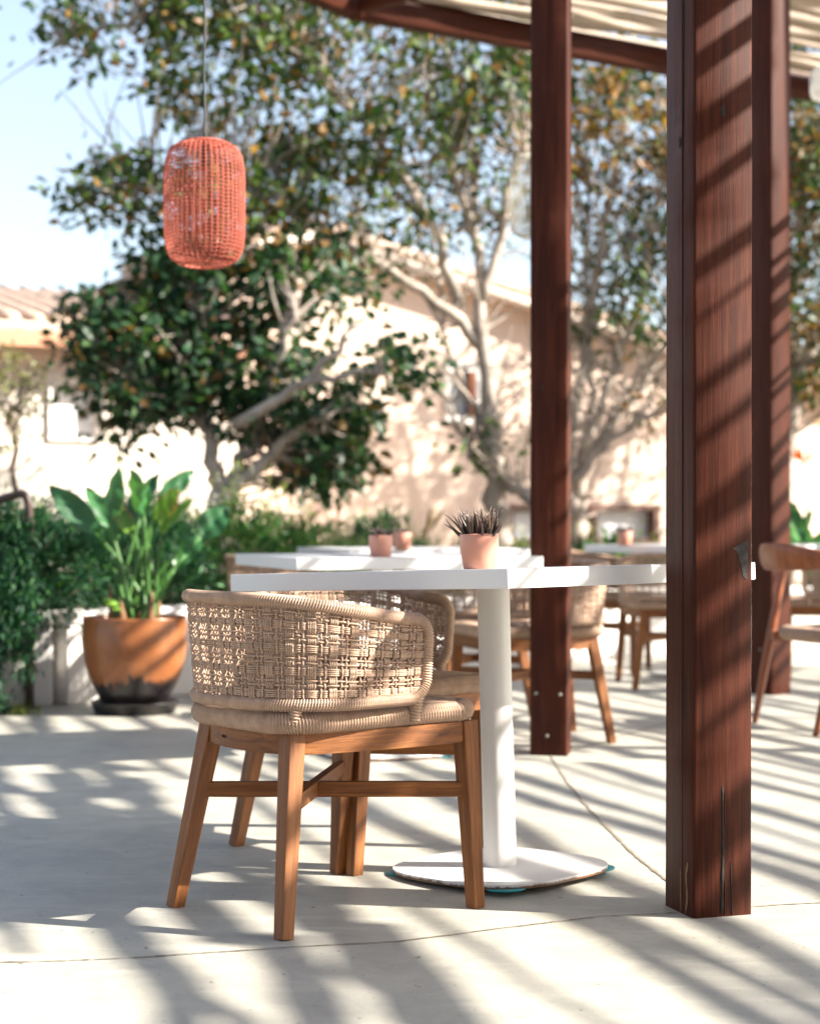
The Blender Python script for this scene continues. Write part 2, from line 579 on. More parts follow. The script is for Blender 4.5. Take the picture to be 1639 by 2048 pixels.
def post_mesh(name, side, h, lean=(0, 0), seed=0, bev=0.006):
    r = np.random.default_rng(seed)
    nz = 70; zs = np.linspace(0, h, nz); hs = side / 2
    ring = []
    for cx, cy, a0 in ((1, 1, 0), (-1, 1, 90), (-1, -1, 180), (1, -1, 270)):
        for k in range(3):
            a = R(a0 + 45 * k)
            ring.append((cx * (hs - bev) + bev * math.cos(a), cy * (hs - bev) + bev * math.sin(a)))
    ring = np.array(ring); m_ = len(ring)
    V = np.zeros((nz, m_, 3))
    wob = np.stack([np.convolve(r.normal(0, 0.0009, nz + 6), np.ones(7) / 7, 'valid') for _ in range(m_)], -1)
    chip = (r.random((nz, m_)) < 0.06) * r.random((nz, m_)) * 0.004
    chip[:, ::3] = 0; chip[:, 2::3] = 0
    sc = 1 + (wob - chip) / hs
    V[..., 0] = ring[None, :, 0] * sc + (zs * lean[0])[:, None]
    V[..., 1] = ring[None, :, 1] * sc + (zs * lean[1])[:, None]
    V[..., 2] = zs[:, None]
    I, J = np.meshgrid(np.arange(nz - 1), np.arange(m_), indexing='ij'); J2 = (J + 1) % m_
    F = np.stack([I * m_ + J, I * m_ + J2, (I + 1) * m_ + J2, (I + 1) * m_ + J], -1).reshape(-1, 4)
    me = mesh_np(name, V.reshape(-1, 3), F, False)
    return me


def add_post(x, y, rz, side=0.145, h=3.42, lean=(0, 0), seed=0):
    return obj('post', post_mesh('post', side, h, lean, seed), 'post', pg, (x, y, 0), (0, 0, rz))


# near post: corner facing the camera at pixel (1386, 1838)
c0 = G(1386, 1838); th = R(17.0); S1 = 0.1446
fx, fy = Vector((math.cos(th), math.sin(th), 0)), Vector((-math.sin(th), math.cos(th), 0))
pc = c0 + fx * S1 / 2 + fy * S1 / 2
near = add_post(pc.x, pc.y, th, S1, 2.62, (0.0014, 0), 3)
# crack, scrape, splintered foot and knot on the near post (local axes: +x along the wide face, -y faces the camera)
hs = S1 / 2


def strip(name, pts, w, mat, parent, axis, off):
    """thin ragged strip on a post face; pts are (along, z)"""
    r = np.random.default_rng(len(pts) * 7 + int(1000 * w))
    pts = np.array(pts, float); L = np.concatenate([[0], np.cumsum(np.linalg.norm(np.diff(pts, axis=0), axis=1))])
    n = max(6, int(L[-1] / 0.012)); s = np.linspace(0, L[-1], n)
    a = np.interp(s, L, pts[:, 0]); z = np.interp(s, L, pts[:, 1])
    ww = w * (0.6 + 0.6 * r.random(n)); ww[0] = ww[-1] = w * 0.25
    V = []
    for dep in (off, off - 0.003):
        for sg in (-1, 1):
            if axis == 'y': V.append(np.stack([a + sg * ww / 2, np.full(n, -hs - dep), z], -1))
            else: V.append(np.stack([np.full(n, -hs - dep), a + sg * ww / 2, z], -1))
    i = np.arange(n - 1)
    F = np.concatenate([np.stack([i + n * p, i + n * q, i + 1 + n * q, i + 1 + n * p], -1) for p, q in ((0, 1), (2, 0), (1, 3))])
    return obj(name, mesh_np(name, np.concatenate(V), F, False), mat, parent)


strip('crack', [(-0.003, 0.006), (0.0, 0.14), (-0.001, 0.29)], 0.0075, 'crack', near, 'y', 0.0012)
strip('crack_liner', [(0.004, 0.004), (0.0055, 0.12), (0.005, 0.275)], 0.0022, 'post', near, 'y', 0.0014)
strip('crack', [(0.022, 0.002), (0.021, 0.06), (0.019, 0.12)], 0.0022, 'crack', near, 'y', 0.0012)
strip('splinter', [(-0.035, 0.004), (-0.045, 0.04), (-0.037, 0.085), (-0.046, 0.12)], 0.007, 'raw', near, 'x', 0.0012)
strip('splinter', [(-0.012, 0.004), (-0.010, 0.1)], 0.003, 'raw', near, 'x', 0.0012)
strip('seam', [(-0.018, 0.0), (-0.018, 2.3)], 0.0016, 'crack', near, 'x', 0.0010)
pp = [(0.052, 0.832), (0.024, 0.818), (0.034, 0.812), (0.044, 0.785), (0.050, 0.755), (0.060, 0.748), (0.062, 0.79), (0.061, 0.836)]
bm = bmesh.new(); bm.faces.new([bm.verts.new((x, -hs - 0.0014, z)) for x, z in pp])
bmesh.ops.solidify(bm, geom=bm.faces[:], thickness=0.002)
obj('scrape', finish_bm('scrape', bm), 'scrape', near, (0, 0.0010, 0))
bm = bmesh.new(); bmesh.ops.create_uvsphere(bm, u_segments=14, v_segments=8, radius=1)
for v_ in bm.verts: v_.co = Vector((v_.co.x * 0.0007, v_.co.y * 0.006, v_.co.z * 0.013))
kn = finish_bm('knot', bm, smooth=True)
obj('knot', kn, 'crack', near, (-hs, -0.004, 1.73))
obj('knot', kn, 'crack', near, (0.0, -hs, 1.79), (0, 0, R(90)))

# second post: wide face turned a little to the left
c1 = G(1134, 1513); th2 = R(-11.5); S2 = 0.141
fx2, fy2 = Vector((math.cos(th2), math.sin(th2), 0)), Vector((-math.sin(th2), math.cos(th2), 0))
pc2 = c1 - fx2 * S2 / 2 + fy2 * S2 / 2
mid = add_post(pc2.x, pc2.y, th2, S2, 3.90, (0.0008, 0), 5)
bolt_me = revolve('bolt', [(0.0005, 0.004), (0.004, 0.0037), (0.0066, 0.002), (0.007, -0.004), (0.0001, -0.004)], 14)
for bx_, bz in ((-0.047, 0.235), (0.044, 0.232), (-0.006, 0.075)):
    obj('bolt', bolt_me, 'steel', mid, (bx_, -S2 / 2, bz), (R(90), 0, 0))
kn2 = kn.copy(); kn2.materials.clear()
obj('knot', kn2, 'crack', mid, (-0.022, -S2 / 2, 1.39), (0, 0, R(90)))

c3 = G(1545, 1390)
far = add_post(c3.x, c3.y + 0.07, R(38), 0.15, 3.90, (0, 0), 8)
obj('bolt', bolt_me, 'steel', far, (-0.075, 0.0, 0.23), (R(90), 0, R(-90)))

ROOF = 3.90
# carrying timbers
E0, E1 = Vector((-0.338, 10.03, 0)), Vector((2.873, 11.98, 0))
ed = (E1 - E0).normalized(); en = Vector((ed.y, -ed.x, 0))       # en points inwards, towards the camera side


def timber(name, a, b, w, h, z, over=0.0):
    a = Vector((a[0], a[1], z)); b = Vector((b[0], b[1], z)); d = (b - a).normalized()
    a = a - d * over; b = b + d * over
    L = (b - a).length
    r = np.random.default_rng(int(L * 1000) + int(h * 100))
    n = max(8, int(L / 0.12)); zs = np.linspace(0, L, n)
    ring = np.array([(-w / 2 + .006, -h / 2), (w / 2 - .006, -h / 2), (w / 2, -h / 2 + .006), (w / 2, h / 2 - .006), (w / 2 - .006, h / 2), (-w / 2 + .006, h / 2), (-w / 2, h / 2 - .006), (-w / 2, -h / 2 + .006)])
    wob = np.stack([np.convolve(r.normal(0, 0.003, n + 4), np.ones(5) / 5, 'valid') for _ in range(2)], -1)
    V = np.zeros((n, 8, 3)); V[..., :2] = ring[None] + wob[:, None, :]; V[..., 2] = zs[:, None]
    I, J = np.meshgrid(np.arange(n - 1), np.arange(8), indexing='ij'); J2 = (J + 1) % 8
    F = np.stack([I * 8 + J, I * 8 + J2, (I + 1) * 8 + J2, (I + 1) * 8 + J], -1).reshape(-1, 4)
    mb = MB(); mb.add(V.reshape(-1, 3), F)
    mb.add(V[0][[0, 2, 4, 6]], [(0, 1, 2, 3)]); mb.add(V[-1][[0, 2, 4, 6]], [(0, 1, 2, 3)])
    o = obj(name, mb.mesh(name, False), 'post', pg)
    rot = Matrix((Vector((0, 0, 1)).cross(d), Vector((0, 0, 1)), d)).transposed()
    o.rotation_mode = 'QUATERNION'; o.location = a
    o.rotation_quaternion = rot.to_quaternion()
    return o


BZ = 3.925
timber('beam', E0, E0 + ed * 7.4, 0.10, 0.155, BZ)
E2 = E0 + Vector((-0.169, -0.264, 0)).normalized() * 6.5
timber('beam', E0 - ed * 0.0, E2, 0.10, 0.155, BZ)
q = Vector((0.286, -0.264, 0)).normalized()
timber('rafter', E0 + q * 0.09, E0 + q * 7.5, 0.08, 0.13, BZ + 0.004)
# tie beams that cross over the posts, and rafters under the near roof bay
timber('beam', (pc2.x - 2.6, pc2.y - 2.9), (far.location.x, far.location.y), 0.09, 0.18, ROOF + 0.09)
timber('beam', (pc.x, pc.y), (pc.x + 6.0, pc.y - 5.6), 0.09, 0.14, 2.69)
timber('beam', (pc2.x, pc2.y), (pc2.x + 8.3, pc2.y - 1.2), 0.09, 0.18, ROOF + 0.09)
timber('beam', (far.location.x, far.location.y), (9.2, 7.6), 0.09, 0.18, ROOF + 0.09)
timber('beam', (9.6, -2.2), (9.6, 8.0), 0.09, 0.14, 2.69)
for px_, py_ in ((9.6, -2.0), (9.6, 7.8), (6.6, -1.8)): add_post(px_, py_, 0, 0.145, 2.62, (0, 0), int(px_ * 10))
timber('beam', (6.6, -1.8), (9.6, -2.0), 0.09, 0.14, 2.69)
lx, ly = -0.676, 5.62
timber('rafter', (lx - 1.1, ly + 0.3), (pc2.x, pc2.y - 0.2), 0.07, 0.14, 3.33)

# peeled poles
_pole_meshes = []
for k in range(14):
    r = np.random.default_rng(100 + k)
    n = 22; L = 1.0
    t = np.linspace(0, 1, n)
    bend = np.stack([np.convolve(r.normal(0, 0.034, n + 6), np.ones(7) / 7, 'valid') * 1.2 + 0.02 * np.sin(t * 5 + r.random() * 6) for _ in range(2)], -1)
    pts = np.stack([bend[:, 0], bend[:, 1], t * 5.4], -1)
    rad = (0.030 - 0.010 * t) * (1 + 0.22 * np.convolve(r.normal(0, 1, n + 2), np.ones(3) / 3, 'valid'))
    me = tube_mesh('pole', pts, rad, 7)
    me.materials.append(M['stick'])
    _pole_meshes.append(me)


def pole(a, d, L, z, thick=1.0, flip=False):
    o = obj('roof_pole', random.choice(_pole_meshes), None, pg)
    d = Vector((d[0], d[1], random.uniform(-0.006, 0.006))).normalized()
    a = Vector((a[0], a[1], z))
    if flip:
        a = a + d * L; d = -d
    align(o, a, a + d, random.uniform(0, 6.28))
    o.scale = (thick, thick, L / 5.4)
    return o


# far bay, poles parallel to its edge beam
pos = -0.05; k = 0
while pos < 3.3:
    off = E0 + en * pos + ed * random.uniform(-0.2, 0.25)
    th_ = random.uniform(0.9, 1.6)
    dd = Matrix.Rotation(random.uniform(-0.02, 0.02), 3, 'Z') @ ed
    pole(off + ed * (pos * 0.9), dd, random.uniform(6.2, 7.2), BZ + 0.115 + random.uniform(0, 0.02), th_, k % 2 == 0)
    pos += 0.052 * th_ + random.choice([0.02, 0.035, 0.05, 0.07, 0.03]); k += 1
# near bay, poles running away to the left over the post shadows
sd = Vector((-0.36, 0.93, 0)).normalized(); sn = Vector((sd.y, -sd.x, 0))
pos = 0.0
NEAR0 = Vector((3.0, -0.4, 0))


NZ = 2.79


def pole_row(pos, width, half):
    """a pole `width` thick lying across the near bay; half 0 (or 2 and 3) is the camera end, half 1 the garden end"""
    dd = Matrix.Rotation(random.uniform(-0.010, 0.010), 3, 'Z') @ sd
    a = NEAR0 + sn * pos
    lim = (3.0 + 0.93 * pos - 2.05) / 0.36           # keep clear of the open middle of the patio
    if half == 0: s0, s1 = random.uniform(-1.0, -0.6), random.uniform(4.7, 5.2)
    elif half == 2: s0, s1 = random.uniform(-1.0, -0.6), random.uniform(2.55, 2.75)      # short poles, camera end
    elif half == 3: s0, s1 = random.uniform(2.45, 2.65), random.uniform(4.7, 5.2)
    else: s0, s1 = random.uniform(4.5, 5.1), min(lim, (3.1 + 0.836 * pos) / 0.602 - 0.15, random.uniform(9.0, 9.8))
    if s1 - s0 < 0.6: return
    pole(a + sd * s0, dd, s1 - s0, NZ + random.uniform(-0.015, 0.02), width / 0.05, random.random() < 0.5)


def fill(p0, p1, half):
    """pack the strip p0..p1 with poles; seen along the sun its width shrinks to 0.589"""
    w_ = (p1 - p0) * 0.589; n_ = max(1, round(w_ / 0.055))
    for k in range(n_):
        pole_row(p0 + (p1 - p0) * (k + 0.5) / n_, w_ / n_ * 1.04, half)


for p0, p1 in ((-0.75, -0.40), (-0.30, 0.20), (0.27, 0.54), (0.72, 0.833), (0.911, 0.982), (2.522, 2.562), (2.77, 2.96)):
    fill(p0, p1, 0)
for p0, p1 in ((1.064, 1.141), (1.272, 1.296), (1.488, 1.55), (1.65, 1.70), (1.84, 2.431)):
    fill(p0, p1, 3)
for p0, p1 in ((1.064, 1.30), (1.40, 1.44), (1.80, 1.965), (2.12, 2.431)):
    fill(p0, p1, 2)
for p0, p1 in ((1.0, 1.25), (1.36, 1.48), (1.62, 1.80), (1.90, 1.98), (2.16, 2.22), (2.33, 2.43), (2.56, 2.63), (2.78, 2.86), (2.97, 3.03)):
    fill(p0, p1, 1)
for half in (0, 1):
    pos = 3.10
    while pos < 7.0:
        w_ = random.choice([0.04, 0.07, 0.09, 0.12, 0.16])
        fill(pos, pos + w_, half); pos += w_ + random.uniform(0.08, 0.17)
# bay over the camera side, out of view, added to block sky light
for k in range(40):
    pos = -7.4 + k * 0.145 + random.uniform(-.03, .03)
    a = NEAR0 + sn * pos + sd * (-2.2 + pos * 0.1)
    pole(a, sd, 5.4, ROOF + 0.22, random.uniform(1.1, 1.6), k % 2 == 0)
timber('beam', (pc.x + 0.4, pc.y - 2.6), (pc.x - 5.5, pc.y - 3.6), 0.09, 0.18, ROOF + 0.07)
timber('beam', (pc.x + 0.5, pc.y - 5.6), (pc.x - 4.5, pc.y - 6.6), 0.09, 0.18, ROOF + 0.07)


# ------------------------------------------------------------------ woven dining chair (front = +x, left = +y)
def plan_curve():
    pts = []
    for x in np.linspace(0.105, -0.065, 24): pts.append((x, -0.245))
    for a in np.linspace(R(270), R(180), 50)[1:]: pts.append((-0.065 + 0.2 * math.cos(a), -0.045 + 0.2 * math.sin(a)))
    for y in np.linspace(-0.045, 0.045, 10)[1:]: pts.append((-0.265, y))
    for a in np.linspace(R(180), R(90), 50)[1:]: pts.append((-0.065 + 0.2 * math.cos(a), 0.045 + 0.2 * math.sin(a)))
    for x in np.linspace(-0.065, 0.105, 24)[1:]: pts.append((x, 0.245))
    p = np.array(pts)
    s = np.concatenate([[0], np.cumsum(np.linalg.norm(np.diff(p, axis=0), axis=1))])
    t = np.gradient(p, axis=0); t /= np.linalg.norm(t, axis=1)[:, None]
    n = np.stack([t[:, 1], -t[:, 0]], -1)          # pointing outwards: path runs right side -> back -> left side
    if n[0, 1] > 0: n = -n
    return p, n, s


PL_P, PL_N, PL_S = plan_curve()
PL_L = PL_S[-1]
ZB = 0.487


def ztop(t):
    e = np.minimum(t, PL_L - t)
    k = np.clip(e / 0.42, 0, 1); k = k * k * (3 - 2 * k)
    return 0.712 - 0.05 * (1 - k)


def surf(t, z, off=0.0):
    t = np.asarray(t, float); z = np.asarray(z, float)
    tt = np.clip(t, 0, PL_L)
    p = np.stack([np.interp(tt, PL_S, PL_P[:, k]) for k in (0, 1)], -1)
    n = np.stack([np.interp(tt, PL_S, PL_N[:, k]) for k in (0, 1)], -1)
    tan = np.stack([-n[..., 1], n[..., 0]], -1)
    n /= np.linalg.norm(n, axis=-1)[..., None]
    o = 0.018 * (z - ZB) / 0.22 + off
    q_ = p + n * np.asarray(o)[..., None]
    over = (t - tt)
    q_ = q_ + np.where(np.asarray(t)[..., None] > PL_L / 2, 1, 1) * (np.array([1.0, 0]) * np.abs(over)[..., None])
    return np.concatenate([q_, np.broadcast_to(z, t.shape)[..., None]], -1)


def units(length, period, margin):
    """(centre, n_cords) along one direction: a band of four cords, then two single cords"""
    n = max(1, round((length - 2 * margin) / period))
    per = (length - 2 * margin) / n
    out = []
    for k in range(n):
        b = margin + per * k
        out += [(b + per * 0.25, 4), (b + per * 0.62, 1), (b + per * 0.83, 1)]
    return out


CR = 0.00215
HU = units(0.225, 0.045, 0.012)
VU = units(PL_L, 0.0455, 0.016)


def weave():
    """dict of band meshes (four cords side by side) and one mesh with all single cords"""
    hb, vb, single = [], [], MB()
    r = np.random.default_rng(21)
    amp = 0.0030
    for i, (hc, hn) in enumerate(HU):
        mb = single if hn == 1 else MB()
        for q_ in range(hn):
            dz = (q_ - (hn - 1) / 2) * CR * 2.02
            ts, offs = [0.0], [0.0]
            for j, (vc, vn) in enumerate(VU):
                sg = -amp if (i + j) % 2 else amp
                w = 0.5 * vn * CR * 1.7
                ts += [vc - w, vc + w]; offs += [sg, sg]
            ts.append(PL_L); offs.append(0)
            ts = np.array(ts); offs = np.array(offs)
            f = (hc + dz) / 0.225
            z = ZB + (ztop(ts) - ZB) * f + np.convolve(r.normal(0, 0.0010 if hn == 1 else 0.0004, len(ts) + 2), np.ones(3) / 3, 'valid')
            V, F, uv = tube(surf(ts, z, offs), CR * r.uniform(0.94, 1.06), 5, caps=False)
            mb.add(V, F, uv)
        if hn > 1: hb.append(mb)
    for j, (vc, vn) in enumerate(VU):
        mb = single if vn == 1 else MB()
        for q_ in range(vn):
            dt = (q_ - (vn - 1) / 2) * CR * 2.02
            t = vc + dt
            zt = float(ztop(np.array(t)))
            zs, offs = [ZB], [0.0]
            for i, (hc, hn) in enumerate(HU):
                sg = amp if (i + j) % 2 else -amp
                z = ZB + (zt - ZB) * hc / 0.225; w = 0.5 * hn * CR * 1.7
                zs += [z - w, z + w]; offs += [sg, sg]
            zs.append(zt); offs.append(0.0)
            zs = np.array(zs)
            tt = np.full(len(zs), t) + np.convolve(r.normal(0, 0.0012 if vn == 1 else 0.0004, len(zs) + 2), np.ones(3) / 3, 'valid')
            V, F, uv = tube(surf(tt, zs, np.array(offs)), CR * r.uniform(0.94, 1.06), 5, caps=False)
            mb.add(V, F, uv)
        if vn > 1: vb.append(mb)
    return hb, vb, single


def ridge(pitch, amp, lead=1.0):
    return lambda s, a: amp * (np.abs(np.sin(np.pi * (s / pitch + lead * a / (2 * np.pi)))) - 0.6)


def rim_mesh():
    rc = 0.045; loop = []
    zt_end = float(ztop(np.array(rc)))
    for t in np.linspace(rc, PL_L - rc, 500): loop.append((t, ZB))
    for a in np.linspace(-90, 0, 40)[1:]: loop.append((PL_L - rc + rc * math.cos(R(a)), ZB + rc + rc * math.sin(R(a))))
    for z in np.linspace(ZB + rc, zt_end - rc, 30)[1:]: loop.append((PL_L, z))
    for a in np.linspace(0, 90, 40)[1:]: loop.append((PL_L - rc + rc * math.cos(R(a)), zt_end - rc + rc * math.sin(R(a))))
    for t in np.linspace(PL_L - rc, rc, 500)[1:]: loop.append((t, float(ztop(np.array(t)))))
    for a in np.linspace(90, 180, 40)[1:]: loop.append((rc + rc * math.cos(R(a)), zt_end - rc + rc * math.sin(R(a))))
    for z in np.linspace(zt_end - rc, ZB + rc, 30)[1:]: loop.append((0, z))
    for a in np.linspace(180, 270, 40)[1:-1]: loop.append((rc + rc * math.cos(R(a)), ZB + rc + rc * math.sin(R(a))))
    loop = np.array(loop)
    p = surf(loop[:, 0], loop[:, 1])
    s = np.concatenate([[0], np.cumsum(np.linalg.norm(np.diff(p, axis=0), axis=1))])
    L = s[-1] + np.linalg.norm(p[0] - p[-1])
    pitch = L / round(L / 0.0060); n = round(L / pitch) * 4
    u = np.arange(n) * L / n
    p2 = np.stack([np.interp(u, np.append(s, L), np.append(p[:, k], p[0, k])) for k in range(3)], -1)
    mb = MB(); V, F, uv = tube(p2, 0.0132, 14, closed=True, mod=ridge(pitch, 0.0048, 2.0))
    uv = np.stack([uv[:, 1] * 2.0 * 0.011, uv[:, 0] / (2 * pitch) - 0.125], -1); mb.add(V, F, uv.astype(np.float32))
    return mb.mesh('rim', uv=True)


def rounded_poly(corners, rad, step):
    """closed outline through corners with rounded corners, resampled evenly"""
    out = []; n = len(corners)
    for i in range(n):
        a, b, c = (np.array(corners[(i + k - 1) % n], float) for k in range(3))
        d1 = (a - b) / np.linalg.norm(a - b); d2 = (c - b) / np.linalg.norm(c - b)
        half = math.acos(np.clip(np.dot(d1, d2), -1, 1)) / 2
        dist = rad[i] / math.tan(half)
        p0, p1 = b + d1 * dist, b + d2 * dist
        cen = b + (d1 + d2) / np.linalg.norm(d1 + d2) * rad[i] / math.sin(half)
        a0 = math.atan2(*(p0 - cen)[::-1]); a1 = math.atan2(*(p1 - cen)[::-1])
        da = (a1 - a0 + math.pi) % (2 * math.pi) - math.pi
        for k in np.linspace(0, 1, 14): out.append(cen + rad[i] * np.array([math.cos(a0 + da * k), math.sin(a0 + da * k)]))
    out = np.array(out)
    s = np.concatenate([[0], np.cumsum(np.linalg.norm(np.diff(np.vstack([out, out[:1]]), axis=0), axis=1))])
    m_ = max(8, round(s[-1] / step)); u = np.arange(m_) * s[-1] / m_
    cl = np.vstack([out, out[:1]])
    return np.stack([np.interp(u, s, cl[:, k]) for k in (0, 1)], -1)


def seat_mesh(corners, rad, z0, z1, pitch=0.0075, dish=0.012, amp=0.0042):
    o = rounded_poly(corners, rad, pitch / 4)
    n = len(o) // 4 * 4; o = rounded_poly(corners, rad, pitch / 4)[:n]
    t = np.roll(o, -1, 0) - np.roll(o, 1, 0); t /= np.linalg.norm(t, axis=1)[:, None]
    nr = np.stack([t[:, 1], -t[:, 0]], -1); cen = o.mean(0)
    if np.sum(nr * (o - cen)) < 0: nr = -nr
    h = (z1 - z0) / 2; zc = (z0 + z1) / 2
    prof = [('in', 0.045, z0 + 0.004)] + [('e', a) for a in np.linspace(-80, 80, 11)]
    rows = []; k_ = np.arange(n)
    for item in prof:
        if item[0] == 'in':
            xy = o - nr * item[1]; z = np.full(n, item[2]); d_xy = np.zeros((n, 2)); d_z = -np.ones(n)
        else:
            a = R(item[1]); xy = o + nr * (h * 0.9 * math.cos(a) - h * 0.9); z = np.full(n, zc + h * math.sin(a))
            d_xy = nr * math.cos(a); d_z = np.full(n, math.sin(a))
        ph = 0.5 * (item[1] / 80 if item[0] == 'e' else -1)
        rg = amp * (np.abs(np.sin(np.pi * (k_ / 4.0 + ph))) ** 0.7 - 0.7) * 2
        rows.append(np.concatenate([xy + d_xy * rg[:, None], (z + d_z * rg)[:, None]], 1))
    for f in (0.88, 0.78, 0.68, 0.58, 0.46, 0.34, 0.2, 0.06):
        xy = cen + (o - cen) * f
        rg = amp * (np.abs(np.sin(np.pi * (k_ / 4.0 + 1.5 * (1 - f) * 6))) - 0.5) * 2 * (1.6 if int(f * 50) % 2 else 1.2)
        rows.append(np.concatenate([xy, (z1 - dish * (1 - f) ** 0.7 + rg * min(1, f * 1.5))[:, None]], 1))
    V = np.concatenate(rows); m_ = len(rows)
    I, J = np.meshgrid(np.arange(m_ - 1), np.arange(n), indexing='ij'); J2 = (J + 1) % n
    F = np.stack([I * n + J, I * n + J2, (I + 1) * n + J2, (I + 1) * n + J], -1).reshape(-1, 4)
    uv = np.stack([np.repeat(np.arange(m_), n) * 0.0011, np.tile(k_ / 8.0 - 0.125, m_)], -1)
    return mesh_np('seat', V, F, True, uv)


def bar_mesh(name, L, w, h, bow=0.0, ends=(1.0, 1.0)):
    """bar along +Z, w thick in X, h tall in Y, bowed by `bow` in +X"""
    bm = bmesh.new(); n = 10; rings = []
    for k in range(n + 1):
        u = k / n; b = bow * 4 * u * (1 - u); hh = h * (ends[0] + (ends[1] - ends[0]) * u)
        rings.append([bm.verts.new((x * w / 2 + b, y * hh / 2, u * L)) for x, y in ((-1, -1), (1, -1), (1, 1), (-1, 1))])
    for k in range(n):
        for j in range(4):
            bm.faces.new((rings[k][j], rings[k][(j + 1) % 4], rings[k + 1][(j + 1) % 4], rings[k + 1][j]))
    bm.faces.new(rings[0][::-1]); bm.faces.new(rings[-1])
    es = [e for e in bm.edges if abs((e.verts[0].co - e.verts[1].co).normalized().z) > 0.6]
    bmesh.ops.bevel(bm, geom=es, offset=0.004, segments=2, affect='EDGES', profile=0.6)
    return finish_bm(name, bm)


def make_chair():
    c = thing('woven_chair', '', 'chair')
    FEET = {'bl': (-.255, .206), 'br': (-.255, -.206), 'fl': (.255, .25), 'fr': (.255, -.25)}
    TOPS = {'bl': (-.190, .150), 'br': (-.190, -.150), 'fl': (.250, .218), 'fr': (.250, -.218)}
    lg = box_mesh('leg', 0.031, 0.033, 1.0, 0.004, 2, taper=1.36)
    for v_ in lg.vertices: v_.co.z *= 0.43
    for k in FEET:
        o = obj('leg', lg, 'teak', c)
        f = Vector((*FEET[k], -0.001)); t = Vector((*TOPS[k], 0.424))
        align(o, f, t); o.scale = (1, 1, (t - f).length / 0.43)
        # turn the section so that its faces follow the frame
        d = (t - f).normalized(); x = Vector((1, 0, 0)); x = (x - d * x.dot(d)).normalized()
        o.rotation_quaternion = Matrix((x, d.cross(x), d)).transposed().to_quaternion()
    for a, b, bow in (('bl', 'br', 0.020), ('br', 'fr', 0.014), ('fr', 'fl', 0.004), ('fl', 'bl', 0.014)):
        pa, pb = Vector((*TOPS[a], 0.400)), Vector((*TOPS[b], 0.400))
        d = (pb - pa).normalized()
        o = obj('rail', bar_mesh('rail', (pb - pa).length - 0.030, 0.024, 0.047, bow), 'teak', c)
        outw = Vector((0, 0, 1)).cross(d)
        if outw.dot((pa + pb) / 2) < 0: outw = -outw
        o.rotation_mode = 'QUATERNION'; o.location = pa + d * 0.017 + outw * 0.008
        up = d.cross(outw)
        o.rotation_quaternion = Matrix((outw, up, d)).transposed().to_quaternion()
        if a == 'bl':
            fc = bpy.data.curves.new('stamp', 'FONT'); fc.body = 'PALECEK'; fc.size = 0.0080; fc.extrude = 0.0022; fc.align_x = 'CENTER'
            tmp = bpy.data.objects.new('stamp_text', fc); COL.objects.link(tmp); bpy.context.view_layer.update()
            sm_ = bpy.data.meshes.new_from_object(tmp.evaluated_get(bpy.context.evaluated_depsgraph_get()))
            bpy.data.objects.remove(tmp); sm_.materials.clear()
            tx = obj('stamp', sm_, 'crack', o)
            tx.rotation_euler = Matrix(((0, 0, 1), (0, -1 if up.z < 0 else 1, 0), (-1, 0, 0))).to_euler()
            s_ = 1 if up.z > 0 else -1
            # text reads along the rail from the far end towards the near corner, letters upright
            tx.matrix_basis = Matrix.Translation((0.0279, -0.002 * s_, (pb - pa).length * 0.30)) @ Matrix(((0, 0, 1, 0), (0, s_, 0, 0), (-s_ * 1.0, 0, 0, 0), (0, 0, 0, 1)))
    for (a, b, dz) in (('bl', 'fr', 0.0), ('br', 'fl', 0.0016)):
        z = 0.268 + dz; k = z / 0.424
        pa = Vector(FEET[a]).lerp(Vector(TOPS[a]), k).to_3d(); pb = Vector(FEET[b]).lerp(Vector(TOPS[b]), k).to_3d()
        pa.z = pb.z = z; d = (pb - pa).normalized(); side = Vector((0, 0, 1)).cross(d)
        o = obj('stretcher', bar_mesh('stretcher', (pb - pa).length - 0.02, 0.021, 0.034), 'teak', c)
        o.rotation_mode = 'QUATERNION'; o.location = pa + d * 0.01
        o.rotation_quaternion = Matrix((side, Vector((0, 0, 1)).cross(side) * 0 + d.cross(side), d)).transposed().to_quaternion()
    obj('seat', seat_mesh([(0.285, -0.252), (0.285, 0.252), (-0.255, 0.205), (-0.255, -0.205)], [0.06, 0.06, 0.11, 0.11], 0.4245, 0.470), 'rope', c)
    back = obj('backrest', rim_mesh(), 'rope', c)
    hb, vb, single = weave()
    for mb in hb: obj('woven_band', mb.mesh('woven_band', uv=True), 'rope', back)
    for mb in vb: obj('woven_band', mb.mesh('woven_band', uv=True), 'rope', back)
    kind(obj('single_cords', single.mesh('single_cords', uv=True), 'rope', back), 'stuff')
    # wound supports between seat and backrest
    for t, sx, sy in ((0.02, 0.085, -0.230), (PL_L - 0.02, 0.085, 0.230), (0.327, -0.205, -0.178), (PL_L - 0.327, -0.205, 0.178)):
        top = surf(np.array([t]), np.array([ZB + 0.004]))[0]
        p0 = np.array([sx, sy, 0.436])
        u = np.linspace(0, 1, 60)[:, None]
        pts = top * (1 - u) + p0 * u; pts[:, 2] = top[2] * (1 - u[:, 0]) + p0[2] * u[:, 0]
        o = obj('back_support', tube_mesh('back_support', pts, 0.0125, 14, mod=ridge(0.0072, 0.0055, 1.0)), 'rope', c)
    return c


